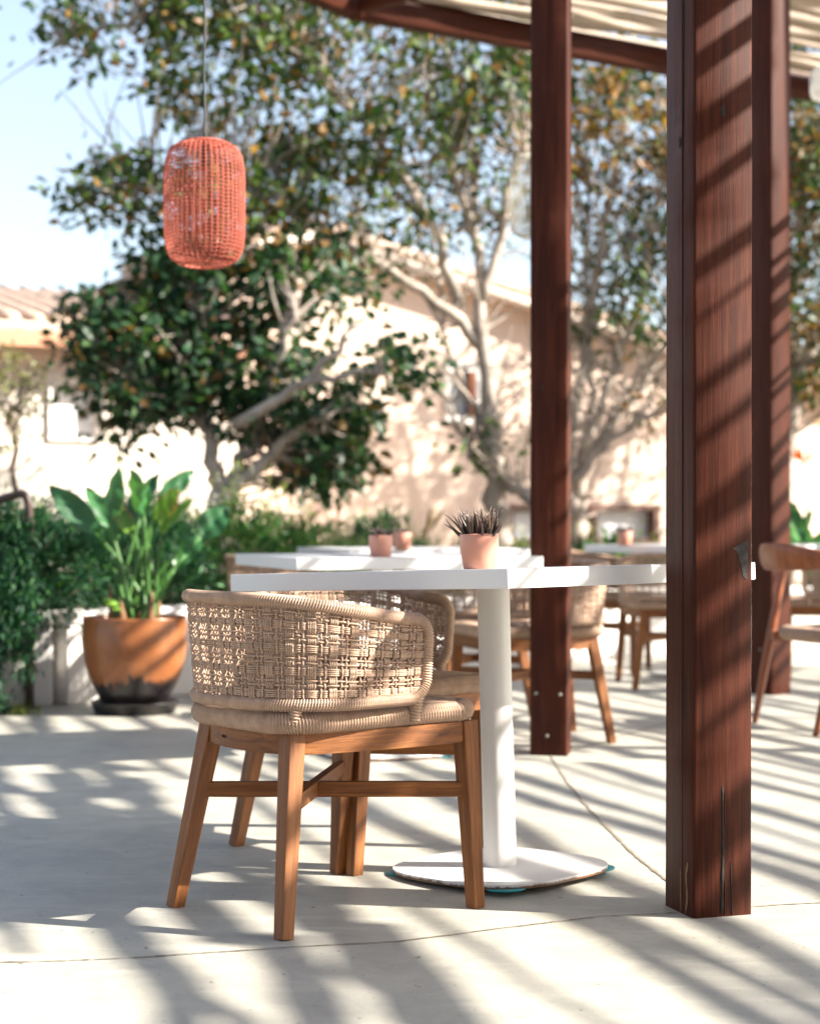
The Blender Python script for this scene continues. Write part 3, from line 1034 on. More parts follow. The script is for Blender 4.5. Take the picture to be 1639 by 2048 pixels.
CH = [  # x, y, facing angle, label
    (-0.2075, 3.903, 41, 'woven cord dining chair'),
    (-0.145, 4.60, -44.5, 'woven cord chair at the teal-padded table, front leg touching the chair with the stamped rail'),
    (0.50, 6.93, 197, 'woven cord chair seen behind the post with three bolts'),
    (-0.60, 8.32, 17, 'woven cord chair pushed in at the hedge end of the table by the hedge'),
    (0.28, 7.74, 107, 'woven cord chair tucked in between the two tables beside the hedge'),
    (1.13, 10.22, -18, 'woven cord chair at the far table, in front of the sunlit white garden wall'),
    (1.40, 9.25, 88, 'woven cord chair at the far table, beside its white column and the pink pot'),
    (2.32, 9.45, 160, 'woven cord chair partly hidden behind the round-backed wooden armchair'),
]
proto = make_chair()
for i, (x, y, a, lab) in enumerate(CH):
    o = proto if i == 0 else copy_tree(proto)
    o.location = (x, y, 0); o.rotation_euler = (0, 0, R(a))
    o['label'] = lab; o['group'] = 'woven dining chairs on the patio'
proto['label'] = 'fully visible woven cord chair with teak legs and stamped rail, at the teal-padded table'

# ------------------------------------------------------------------ round-backed wooden armchair (front = +x)
ra = thing('round_back_armchair', 'polished wooden armchair with a round sweeping back and cord seat beside the dark post', 'armchair', (1.845, 7.34, 0), R(18))


def turned(a, b, r0, rm, r1):
    u = np.linspace(0, 1, 18)
    rr_ = np.where(u < 0.55, r0 + (rm - r0) * np.sin(u / 0.55 * np.pi / 2), rm + (r1 - rm) * ((u - 0.55) / 0.45) ** 1.4)
    return tube_mesh('leg', np.outer(u, [0, 0, (Vector(b) - Vector(a)).length]), rr_, 12)


for (fx_, fy_, tx_, ty_, zt_) in ((-.27, -.25, -.10, -.285, .70), (-.27, .25, -.10, .285, .70), (.24, -.27, .20, -.30, .66), (.24, .27, .20, .30, .66)):
    o = obj('leg', turned((fx_, fy_, 0), (tx_, ty_, zt_), 0.013, 0.021, 0.013), 'teak_new', ra)
    align(o, (fx_, fy_, 0), (tx_, ty_, zt_))
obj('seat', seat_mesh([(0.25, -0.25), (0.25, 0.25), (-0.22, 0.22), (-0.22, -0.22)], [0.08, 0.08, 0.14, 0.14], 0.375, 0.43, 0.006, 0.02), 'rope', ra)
for s_ in (-1, 1):
    o = obj('rail', bar_mesh('rail', 0.42, 0.022, 0.05, 0), 'teak_new', ra)
    align(o, (-0.20, s_ * 0.222, 0.385), (0.22, s_ * 0.238, 0.385))
# the sweeping crest rail: U shaped, tall at the back and narrow on the arms
us = np.linspace(-1, 1, 61); V = []; sides = 14
for u in us:
    ang = u * R(118)
    cx, cy = -0.02 - 0.30 * math.cos(ang), 0.315 * math.sin(ang)
    if abs(u) > 0.72: cx += (abs(u) - 0.72) * 0.35
    hh = 0.046 * max(0.0, math.cos(u * 1.9)) ** 2.0 + 0.015
    ww = 0.013 + 0.012 * abs(u) ** 1.5
    endf = min(1.0, (1 - abs(u)) / 0.03 + 0.25)
    z = 0.70 + 0.035 * math.cos(u * 1.9)
    no = Vector((-math.cos(ang), math.sin(ang), 0.0))
    for k in range(sides):
        a = 2 * math.pi * k / sides
        e = Vector((cx, cy, z)) + no * (ww * math.cos(a) * endf + 0.25 * hh * math.sin(a) * 0.6) + Vector((0, 0, 1)) * hh * math.sin(a) * endf
        V.append(tuple(e))
n = len(us); I, J = np.meshgrid(np.arange(n - 1), np.arange(sides), indexing='ij'); J2 = (J + 1) % sides
F = np.stack([I * sides + J, I * sides + J2, (I + 1) * sides + J2, (I + 1) * sides + J], -1).reshape(-1, 4)
F = np.concatenate([F, [[0, k, k + 1, k + 1] for k in range(1, sides - 1)], [[(n - 1) * sides, (n - 1) * sides + k + 1, (n - 1) * sides + k, (n - 1) * sides + k] for k in range(1, sides - 1)]])
mb = MB(); mb.add(np.array(V), F)
obj('backrest', mb.mesh('backrest'), 'teak_new', ra)

# ------------------------------------------------------------------ tables (origin on the floor under the column)
TS = 0.93


def make_table():
    t = thing('dining_table', '', 'table')
    obj('tabletop', box_mesh('tabletop', TS, TS, 0.043, 0.0025, 2), 'tabletop', t, (0, 0, 0.7125))
    obj('column', revolve('column', [(0.0405, 0.014), (0.0405, 0.7125)], 48), 'white', t)
    ph = np.linspace(0, 2 * np.pi, 97)[:-1]
    out = np.stack([np.sign(np.cos(ph)) * np.abs(np.cos(ph)) ** (2 / 3.0), np.sign(np.sin(ph)) * np.abs(np.sin(ph)) ** (2 / 3.0)], -1) * 0.243
    pm = prism_mesh('base_plate', [tuple(p * (1 - 0.02)) for p in out], 0.004, 0.015, 0.0015, 1)
    bp = obj('base_plate', pm, 'baseplate', t)
    pad = revolve('levelling_pad', [(0.0005, 0.0), (0.047, 0.0), (0.049, 0.002), (0.049, 0.0035), (0.046, 0.0050), (0.0005, 0.0050)], 36)
    for sx, sy in ((-1, -1), (1, -1), (1, 1), (-1, 1)):
        obj('levelling_pad', pad, 'teal', t, (sx * 0.168, sy * 0.168, 0.0))
    return t


TB = [  # x, y, rotation, label
    (0.225, 4.26, 45.0, 'square white pedestal table with teal pads under its chipped base plate'),
    (-0.105, 6.52, 19.0, 'square white pedestal table between the teal-padded table and the table by the hedge'),
    (0.01, 8.50, 19.0, 'square white pedestal table by the hedge and low garden wall'),
    (1.66, 9.85, 32.0, 'square white pedestal table between the split post and the sunlit garden wall'),
    (2.95, 10.2, 40.0, 'square white table behind the round-backed wooden armchair'),
]
pt = make_table(); tabs = []
for i, (x, y, a, lab) in enumerate(TB):
    o = pt if i == 0 else copy_tree(pt)
    o.location = (x, y, 0); o.rotation_euler = (0, 0, R(a)); o['label'] = lab; o['group'] = 'white pedestal tables'
    tabs.append(o)
# the near table stands a little out of true
tilt = Matrix.Rotation(R(-1.35), 4, 'Y') @ Matrix.Rotation(R(-1.45), 4, 'X')
pt.matrix_basis = Matrix.Translation((0.225, 4.26, 0.006)) @ tilt @ Matrix.Rotation(R(45), 4, 'Z')

# ------------------------------------------------------------------ succulents in pink pots
POT = [(0.0005, 0.0), (0.034, 0.0), (0.0365, 0.003), (0.0425, 0.045), (0.0430, 0.076), (0.0420, 0.0785), (0.0395, 0.0785), (0.0385, 0.075), (0.037, 0.068)]
pot_me = revolve('pot', POT, 48)
soil_me = revolve('soil', [(0.038, 0.066), (0.02, 0.070), (0.0004, 0.071)], 24)
leaf_meshes = []
for k in range(6):
    r = np.random.default_rng(40 + k)
    L = r.uniform(0.036, 0.066); u = np.linspace(0, 1, 7)
    pts = np.stack([0.010 * u ** 2 * r.uniform(-0.6, 1.6), 0.004 * np.sin(u * 3) * r.uniform(-1, 1), u * L], -1)
    V, F, uv = tube(pts, np.array([0.0030, 0.0036, 0.0034, 0.0027, 0.0019, 0.0011, 0.0002]), 6)
    uu = np.concatenate([np.repeat(u, 6), [0, 1]])[:, None]
    col = np.array([0.035, 0.024, 0.020]) * (1 - uu ** 1.5) + (np.array([0.17, 0.11, 0.075]) if k % 2 else np.array([0.07, 0.035, 0.03])) * uu ** 1.5
    mb = MB(); mb.add(V, F, None, col); me = mb.mesh('leaf', col=True); me.materials.append(M['succulent']); leaf_meshes.append(me)


def succulent(loc, lab, n, seed, tall=1.0):
    t = thing('potted_succulent', lab, 'potted plant', loc, seed * 1.3, 'succulents in pink clay pots')
    obj('pot', pot_me, 'pink', t); obj('soil', soil_me, 'soil', t)
    r = np.random.default_rng(seed)
    for k in range(n):
        rad = 0.033 * math.sqrt(r.random()); a = r.random() * 2 * math.pi
        o = obj('leaf', leaf_meshes[int(r.integers(6))], None, t)
        tl = (rad / 0.033) * r.uniform(0.12, 0.70) + r.normal(0, 0.16)
        d = Vector((math.cos(a) * math.sin(tl), math.sin(a) * math.sin(tl), math.cos(tl)))
        b = Vector((math.cos(a) * rad, math.sin(a) * rad, 0.066))
        align(o, b, b + d, r.random() * 6.28)
        s_ = r.uniform(0.8, 1.2); o.scale = (s_, s_, s_ * tall)
    return t


tabs_top = 0.7555
z_near = tilt @ Vector((0.172 - 0.225, 3.73 - 4.26, tabs_top))
near_pot = succulent((0.225 + z_near.x, 4.26 + z_near.y, z_near.z + 0.0058), 'pink pot with tall spiky dark succulent on the corner of the teal-padded table', 130, 1, 1.0)
near_pot.rotation_euler = (R(-1.45), R(-1.35), 1.0)
succulent((-0.105, 6.12, tabs_top), 'brick-pink pot of dark stubby succulent on the table behind the teal-padded one', 70, 2, 0.62)
succulent((-0.035, 8.0, tabs_top), 'pink potted dark succulent on the table by the hedge', 60, 3, 0.62)
succulent((1.20, 9.55, tabs_top), 'pink potted succulent on the far table, beside the split post', 60, 4, 0.7)


# ------------------------------------------------------------------ paddle leaves (bird of paradise)
def paddle(base, start, tip, width, col, seed, edge=None):
    """one leaf: long stalk and a folded paddle blade"""
    r = np.random.default_rng(seed)
    base, start, tip = (np.array(v, float) for v in (base, start, tip))
    mb = MB()
    u = np.linspace(0, 1, 9)[:, None]
    midp = (base + start) / 2 + np.array([0, 0, 0.03]) + (start - base) * np.array([-0.12, -0.12, 0])
    st = (1 - u) ** 2 * base + 2 * u * (1 - u) * midp + u ** 2 * start
    V, F, _ = tube(st, np.linspace(0.013, 0.006, 9), 6)
    mb.add(V, F, None, np.array([0.07, 0.17, 0.04]))
    d = tip - start; L = np.linalg.norm(d); d /= L
    side = np.cross(d, [0, -0.75, 0.5]) + r.normal(0, 0.35, 3); side -= d * np.dot(side, d); side /= np.linalg.norm(side)
    nrm = np.cross(side, d)
    if nrm[2] < 0: nrm = -nrm
    nu, nv = 14, 7
    V = []; C = []
    for i in range(nu):
        u = i / (nu - 1)
        w = width * (math.sin(math.pi * min(1, u ** 0.75)) ** 0.75) * 0.5 + 0.002
        c = start + d * L * u - np.array([0, 0, 1.0]) * 0.10 * L * u ** 2.2
        for j in range(nv):
            v = (j / (nv - 1)) * 2 - 1
            V.append(c + side * w * v + nrm * (abs(v) * w * 0.42 + 0.006 * math.sin(u * 17 + v * 3 + seed)))
            cc = np.array(col) * (1 + 0.12 * math.sin(u * 9 + seed)) * (1.25 if abs(v) < 0.1 else 1.0)
            if edge is not None and abs(v) > 0.8 and u > 0.35: cc = np.array(edge)
            C.append(cc)
    I, J = np.meshgrid(np.arange(nu - 1), np.arange(nv - 1), indexing='ij')
    F = np.stack([I * nv + J, I * nv + J + 1, (I + 1) * nv + J + 1, (I + 1) * nv + J], -1).reshape(-1, 4)
    mb.add(np.array(V), F, None, np.array(C))
    return mb.mesh('leaf', col=True)


PD = 8.0
bp_c = G(270, 1412, 0.03)
sauc = obj('plant_saucer', revolve('plant_saucer', [(0.0005, 0.004), (0.165, 0.004), (0.175, 0.0), (0.185, 0.004), (0.198, 0.048), (0.204, 0.052), (0.200, 0.056), (0.190, 0.052), (0.172, 0.022), (0.0005, 0.018)], 56), 'black_plastic', None, (bp_c.x, bp_c.y, 0))
tag(sauc, 'black plastic saucer under the large terracotta pot', 'saucer')
bop = thing('potted_bird_of_paradise', 'large terracotta pot with blackened foot holding tall paddle-leaved plant', 'potted plant', (bp_c.x, bp_c.y, 0.0185))
prof = [(0.0005, 0.0), (0.132, 0.0), (0.142, 0.006)]
for u in np.linspace(0, 1, 20): prof.append((0.138 + 0.106 * math.sin(min(1.0, u * 1.25) * math.pi / 2) ** 0.9 - 0.006 * max(0, u - 0.8) / 0.2, 0.012 + 0.40 * u))
prof += [(0.240, 0.420), (0.238, 0.428), (0.228, 0.428), (0.222, 0.418), (0.215, 0.36)]
obj('pot', revolve('pot', prof, 64), 'terracotta', bop)
obj('soil', revolve('soil', [(0.219, 0.375), (0.1, 0.40), (0.0005, 0.41)], 32), 'soil', bop)
BPL = [  # tip px, start px, depth offset, width, tone
    ((98, 957), (190, 1065), 0.0, .14, 0), ((172, 962), (222, 1060), .12, .10, 1), ((238, 922), (216, 1040), -.05, .11, 1),
    ((262, 925), (284, 1040), -.12, .13, 2), ((318, 935), (282, 1035), .1, .12, 0), ((300, 950), (288, 1030), -.2, .13, 1),
    ((388, 930), (318, 1005), .15, .10, 0), ((356, 968), (306, 1040), -.1, .12, 3), ((388, 988), (322, 1070), .05, .12, 3),
    ((456, 1005), (402, 1075), .1, .15, 0), ((362, 1030), (372, 1110), .0, .11, 0), ((236, 1005), (262, 1070), .2, .10, 3),
    ((200, 1000), (232, 1085), .25, .10, 2), ((340, 1000), (300, 1090), .25, .10, 1), ((330, 1105), (322, 1200), -.15, .035, 2),
    ((150, 1010), (215, 1110), .2, .11, 1), ((420, 1050), (350, 1140), .2, .10, 1), ((205, 1190), (242, 1222), -.2, .04, 3), ((280, 960), (270, 1060), .3, .12, 0)]
tones = [(0.026, 0.095, 0.036), (0.036, 0.120, 0.040), (0.060, 0.165, 0.050), (0.11, 0.21, 0.03)]
orig = Vector(bop.location)
for i, (tp, stp, dd, w, tn) in enumerate(BPL):
    a = 6.28 * ((i * 0.382) % 1); b = Vector((0.09 * math.cos(a), 0.09 * math.sin(a), 0.40))
    s_ = P(stp[0], stp[1], bp_c.y + dd * 0.6) - orig; t_ = P(tp[0], tp[1], bp_c.y + dd * 1.2) - orig
    me = paddle(b, s_, t_, w * 0.85, tones[tn], i, (0.25, 0.09, 0.02) if i in (7, 11) else None)
    obj('leaf', me, 'paddle', bop)
for k in range(5):       # dry sheaths at the foot of the stalks
    a = k * 1.3 + 0.4; b = np.array([0.10 * math.cos(a), 0.10 * math.sin(a), 0.39])
    pts = b + np.outer(np.linspace(0, 1, 6), [0.02 * math.cos(a), 0.02 * math.sin(a), 0.13 + 0.03 * (k % 3)])
    mb = MB(); V, F, _ = tube(pts, np.array([.02, .022, .018, .013, .008, .002]), 7); mb.add(V, F, None, (0.23, 0.12, 0.06))
    obj('dry_sheath', mb.mesh('dry_sheath', col=True), 'paddle', bop)


# ------------------------------------------------------------------ hanging lanterns
def lantern(name, lab, loc, dia, h, mat, top_z, ribs=44, cord_w=0.0022):
    t = thing(name, lab, 'lantern', loc, 0.3)
    mb = MB(); u = np.linspace(0, 1, 26); r = np.random.default_rng(5)

    def prof(v):
        a = np.abs(2 * v - 1) ** 5.0
        return dia / 2 * (0.52 + 0.48 * np.sqrt(np.clip(1 - a, 0, 1))), -h * v + h / 2
    pr, pz = prof(u)
    for k in range(ribs):
        a = 2 * math.pi * k / ribs
        pts = np.stack([pr * math.cos(a), pr * math.sin(a), pz], -1)
        V, F, _ = tube(pts, dia * 0.0078, 5, caps=False); mb.add(V, F)
    for v in np.linspace(0.01, 0.99, 32):
        rr_, zz = prof(np.array(v)); a = np.linspace(0, 2 * np.pi, 97)[:-1]
        pts = np.stack([rr_ * np.cos(a), rr_ * np.sin(a), np.full(96, zz) + 0.0016 * np.sin(a * ribs / 2)], -1)
        rad = dia * 0.0052 * (0.9 + 0.25 * r.random())
        V, F, _ = tube(pts, rad, 4, closed=True); mb.add(V, F)
    kind(obj('shade', mb.mesh('shade'), mat, t), 'stuff')
    for v in (0.0, 1.0):
        rr_, zz = prof(np.array(v)); a = np.linspace(0, 2 * np.pi, 65)[:-1]
        V, F, _ = tube(np.stack([rr_ * np.cos(a), rr_ * np.sin(a), np.full(64, zz)], -1), dia * 0.02, 6, closed=True)
        m2 = MB(); m2.add(V, F); obj('ring', m2.mesh('ring'), mat, t)
    obj('cap', revolve('cap', [(dia * 0.27, h / 2), (dia * 0.1, h / 2 + 0.006), (0.004, h / 2 + 0.012)], 24), mat, t)
    obj('bulb_holder', revolve('bulb_holder', [(0.0005, h / 2 - 0.07), (0.017, h / 2 - 0.07), (0.017, h / 2 - 0.002), (0.0005, h / 2 - 0.001)], 16), 'cable', t)
    L = top_z - loc[2] - h / 2
    s = np.linspace(0, 1, 40)
    pts = np.stack([0.0015 * np.sin(s * 23) + 0.012 * s ** 2 * 0, 0.001 * np.cos(s * 17), h / 2 + s * L], -1)
    obj('cord', tube_mesh('cord', pts, cord_w, 6), 'cable', t)
    return t


lp = P(409, 408, 5.62)
lan = lantern('hanging_lantern', 'coral red woven rattan lantern hanging on a thin black cord', tuple(lp), 0.264, 0.40, 'coral', 3.26, cord_w=0.0045)
l2 = P(1068, 392, 7.1)
lantern('hanging_lantern', 'pale natural woven lantern half hidden behind the bolted middle post', tuple(l2), 0.20, 0.34, 'pale_rattan', 4.0, 36)
l3 = P(1662, 168, 8.12)
o = lantern('hanging_lantern', 'white woven globe lantern under the pole roof beside the third post', tuple(l3), 0.20, 0.15, 'white_paper', 4.0, 40)

# ------------------------------------------------------------------ handrail
hp = [P(-60, 1012, 8.12), P(-10, 1003, 8.12), P(26, 991, 8.12), P(44, 987, 8.12), P(54, 993, 8.12), P(58, 1008, 8.12), P(59, 1040, 8.12), P(60, 1120, 8.12), P(60, 1400, 8.12)]
hp = [Vector((p.x - 0.0, p.y, p.z)) for p in hp]
hp[-1].z = 0.0
hp = [P(-700, 1085, 8.12)] + hp
dense = []
for a, b in zip(hp[:-1], hp[1:]):
    for k in range(8): dense.append(tuple(a.lerp(b, k / 8)))
dense.append(tuple(hp[-1]))
dense = np.array(dense)
for _ in range(6): dense[1:-1] = (dense[:-2] + 2 * dense[1:-1] + dense[2:]) / 4
hr = thing('handrail', 'brown painted tubular steel handrail rising out of the hedge', 'handrail', (dense[-1][0], dense[-1][1], 0))
obj('rail_tube', tube_mesh('rail_tube', dense - dense[-1] * np.array([1, 1, 0]), 0.021, 14), 'rail_paint', hr)
obj('floor_flange', revolve('floor_flange', [(0.0005, 0.008), (0.05, 0.008), (0.055, 0.0)], 20), 'rail_paint', hr)

# ------------------------------------------------------------------ garden wall and planting bed
BEDZ = 0.38
WA, WB, WC, WD = (-5.5, 7.35), (-1.72, 8.30), (1.45, 11.45), (8.5, 12.6)


def wall_run(name, lab, a, b, h=0.45, th_=0.2):
    a, b = Vector((*a, 0)), Vector((*b, 0)); d = (b - a); L = d.length
    me = box_mesh(name, L, th_, h, 0.012, 2)
    o = obj(name, me, 'wallwhite', None, (a + b) / 2, (0, 0, math.atan2(d.y, d.x)))
    return tag(o, lab, 'wall')


wall_run('garden_wall', 'low white rendered garden wall under the cascading hedge', WA, (WB[0] - 0.02, WB[1] - 0.005))
wall_run('garden_wall', 'low white garden wall running behind the terracotta pot and far tables', WB, WC)
wall_run('garden_wall', 'low white garden wall behind the round-backed wooden armchair', (WC[0] + 0.02, WC[1]), WD)
bed = [(-30, 5.0), (-5.5, 7.4), (-1.72, 8.36), (1.42, 11.52), (8.5, 12.66), (40, 14), (40, 60), (-30, 60)]
b_ = obj('planting_bed', prism_mesh('planting_bed', bed, 0.0, BEDZ), 'earth')
kind(b_, 'structure')


# ------------------------------------------------------------------ foliage helpers
def leaf_quads(mb, C, D, L, W, cols, r, fold=0.25):
    """folded leaf of two triangles on each centre C, pointing along D"""
    n = len(C)
    D = D / (np.linalg.norm(D, axis=1)[:, None] + 1e-9)
    up = r.normal(0, 1, (n, 3)) + np.array([0, 0, 0.8])
    S = np.cross(D, up); S /= np.linalg.norm(S, axis=1)[:, None] + 1e-9
    Nn = np.cross(S, D)
    L = np.broadcast_to(L, (n,))[:, None]; W = np.broadcast_to(W, (n,))[:, None]
    b = C - D * L / 2; t = C + D * L / 2
    m_ = C - D * L * 0.05
    l = m_ + S * W / 2 + Nn * W * fold; rr_ = m_ - S * W / 2 + Nn * W * fold
    V = np.stack([b, rr_, t, l], 1).reshape(-1, 3)
    k = np.arange(n) * 4
    F = np.concatenate([np.stack([k, k + 1, k + 2], -1), np.stack([k, k + 2, k + 3], -1)])
    mb.add(V, F, None, np.repeat(cols, 4, 0))


def palette(r, n, cols, probs, jit=0.25):
    cols = np.array(cols); idx = r.choice(len(cols), n, p=np.array(probs) / sum(probs))
    c = cols[idx] * r.uniform(1 - jit, 1 + jit, (n, 1)) * r.uniform(0.92, 1.08, (n, 3))
    return c


def in_ellipsoid(r, n, cen, rad, shell=0.45):
    d = r.normal(0, 1, (n, 3)); d /= np.linalg.norm(d, axis=1)[:, None]
    q_ = (shell + (1 - shell) * r.random((n, 1))) ** 0.6
    return np.array(cen) + d * q_ * np.array(rad)


FIG = [(0.018, 0.046, 0.015), (0.036, 0.070, 0.020), (0.075, 0.115, 0.030), (0.17, 0.095, 0.028), (0.28, 0.15, 0.045)]
FIGD = [(0.014, 0.044, 0.022), (0.024, 0.066, 0.028), (0.048, 0.098, 0.034), (0.14, 0.080, 0.024)]


def smooth_path(pts, n=14):
    p = np.array([tuple(v) for v in pts], float)
    t = np.arange(len(p)); u = np.linspace(0, len(p) - 1, n)
    q_ = np.stack([np.interp(u, t, p[:, k]) for k in range(3)], -1)
    for _ in range(3): q_[1:-1] = (q_[:-2] + 2 * q_[1:-1] + q_[2:]) / 4
    return q_


def make_tree(name, lab, base, limbs, crowns, leaf=(0.11, 0.055), pal=FIG, probs=(3, 4, 2, 2, 1), bark='bark', seed=1, per=26, clump=0.24, twig=0.012, extra_twigs=0, group=None):
    """limbs: (points, r0, r1); the first is the trunk.  crowns: (centre, radii, clumps[, palette probs])"""
    r = np.random.default_rng(seed)
    t = thing(name, lab, 'tree', tuple(base), 0, group)
    base = np.array(tuple(base)); allp = []
    for i, (pts, r0, r1) in enumerate(limbs):
        q_ = smooth_path(pts, 16 if i else 14) - base
        q_[1:-1] += r.normal(0, 0.018, (len(q_) - 2, 3))
        u = np.linspace(0, 1, len(q_))
        rad = r0 + (r1 - r0) * u ** 0.8
        if i == 0: rad = rad * (1 + 0.5 * np.exp(-u * 9))
        obj('trunk' if i == 0 else 'branch', tube_mesh('trunk' if i == 0 else 'branch', q_, rad, 10 if i == 0 else 8), bark, t)
        if i: allp.append(q_[3:])
        else: allp.append(q_[8:])
    allp = np.concatenate(allp)
    tw = MB(); lf = MB()
    for cr in crowns:
        cen, rad, nc = np.array(tuple(cr[0])) - base, cr[1], cr[2]
        pr = cr[3] if len(cr) > 3 else probs
        cl = in_ellipsoid(r, nc, cen, rad)
        for c in cl:
            # twig from the closest limb
            dist = np.linalg.norm(allp - c + np.array([0, 0, 0.25]), axis=1)
            a = allp[np.argmin(dist + r.random(len(dist)) * 0.5)]
            u = np.linspace(0, 1, 7)[:, None]
            midp = (a + c) / 2 + r.normal(0, 0.10, 3)
            pts = (1 - u) ** 2 * a + 2 * u * (1 - u) * midp + u ** 2 * c
            V, F, _ = tube(pts, np.linspace(twig, twig * 0.3, 7), 4, caps=False); tw.add(V, F)
            k = max(4, int(per * r.uniform(0.5, 1.5)))
            off = r.normal(0, clump, (k, 3)) * np.array([1, 1, 0.75])
            D = off + r.normal(0, clump * 0.9, (k, 3)) + np.array([0, 0, -0.06])
            Ls = leaf[0] * r.uniform(0.7, 1.25, k)
            leaf_quads(lf, c + off, D, Ls, Ls * leaf[1] / leaf[0], palette(r, k, pal, pr), r)
    for _ in range(extra_twigs):
        a = allp[r.integers(len(allp))]; d = r.normal(0, 1, 3) * np.array([1, .6, .5]) + np.array([0, 0, 0.9]); d /= np.linalg.norm(d)
        L = r.uniform(0.4, 1.1); u = np.linspace(0, 1, 6)[:, None]
        pts = a + u * d * L + (u ** 2) * r.normal(0, 0.15, 3)
        V, F, _ = tube(pts, np.linspace(twig, twig * 0.25, 6), 4, caps=False); tw.add(V, F)
    if tw.n: kind(obj('twigs', tw.mesh('twigs'), bark, t), 'stuff')
    if lf.n: kind(obj('crown', lf.mesh('crown', smooth=False, col=True), 'leaf', t), 'stuff')
    return t


def bedP(x, d):
    return Vector(((x - HX) / FPX * d, d, BEDZ - 0.02))


# dense dark fig at the left
D1 = 12.6
b1 = bedP(450, D1)
make_tree('fig_tree', 'dense dark green low fig tree with forked grey trunk in front of the white house', b1, [
    ([b1, P(452, 1030, D1), P(445, 975, D1)], 0.13, 0.10),
    ([P(446, 985, D1), P(425, 930, D1), P(415, 860, D1), P(380, 760, D1 + .2), P(350, 660, D1 + .4)], 0.085, 0.02),
    ([P(448, 985, D1), P(480, 930, D1), P(520, 850, D1), P(560, 720, D1 - .2), P(585, 600, D1 - .3)], 0.07, 0.02),
    ([P(452, 990, D1), P(520, 930, D1 - .1), P(580, 870, D1 - .2), P(660, 830, D1 - .4)], 0.065, 0.02),
    ([P(470, 850, D1 - .3), P(540, 810, D1 - .5), P(620, 755, D1 - .6), P(680, 690, D1 - .7), P(720, 650, D1 - .7)], 0.05, 0.018),
    ([P(600, 770, D1 - .6), P(690, 750, D1 - .7), P(790, 740, D1 - .8)], 0.032, 0.014),
    ([P(415, 860, D1), P(330, 800, D1 + .1), P(250, 760, D1 + .2)], 0.045, 0.015),
    ([P(395, 800, D1 + .1), P(390, 700, D1), P(400, 610, D1)], 0.04, 0.015),
], [(P(300, 730, D1), (0.58, 0.6, 0.42), 62), (P(480, 740, D1 + .3), (0.70, 0.6, 0.52), 74), (P(610, 820, D1 + .1), (0.50, 0.5, 0.36), 50),
    (P(640, 920, D1 + .3), (0.26, 0.4, 0.24), 22), (P(230, 650, D1), (0.42, 0.4, 0.26), 26), (P(450, 590, D1 + .2), (0.70, 0.5, 0.36), 52), (P(620, 560, D1 + .2), (0.45, 0.4, 0.30), 24),
    (P(810, 730, D1 - .8), (0.26, 0.3, 0.16), 12), (P(260, 850, D1), (0.24, 0.4, 0.16), 13), (P(690, 930, D1 + .8), (0.2, 0.2, 0.24), 12, (1, 1, 1, 3)), (P(330, 560, D1 + .2), (0.45, 0.4, 0.22), 18)],
    leaf=(0.115, 0.062), pal=FIGD, probs=(4, 4, 3, 1.0), seed=11, per=19, clump=0.115)

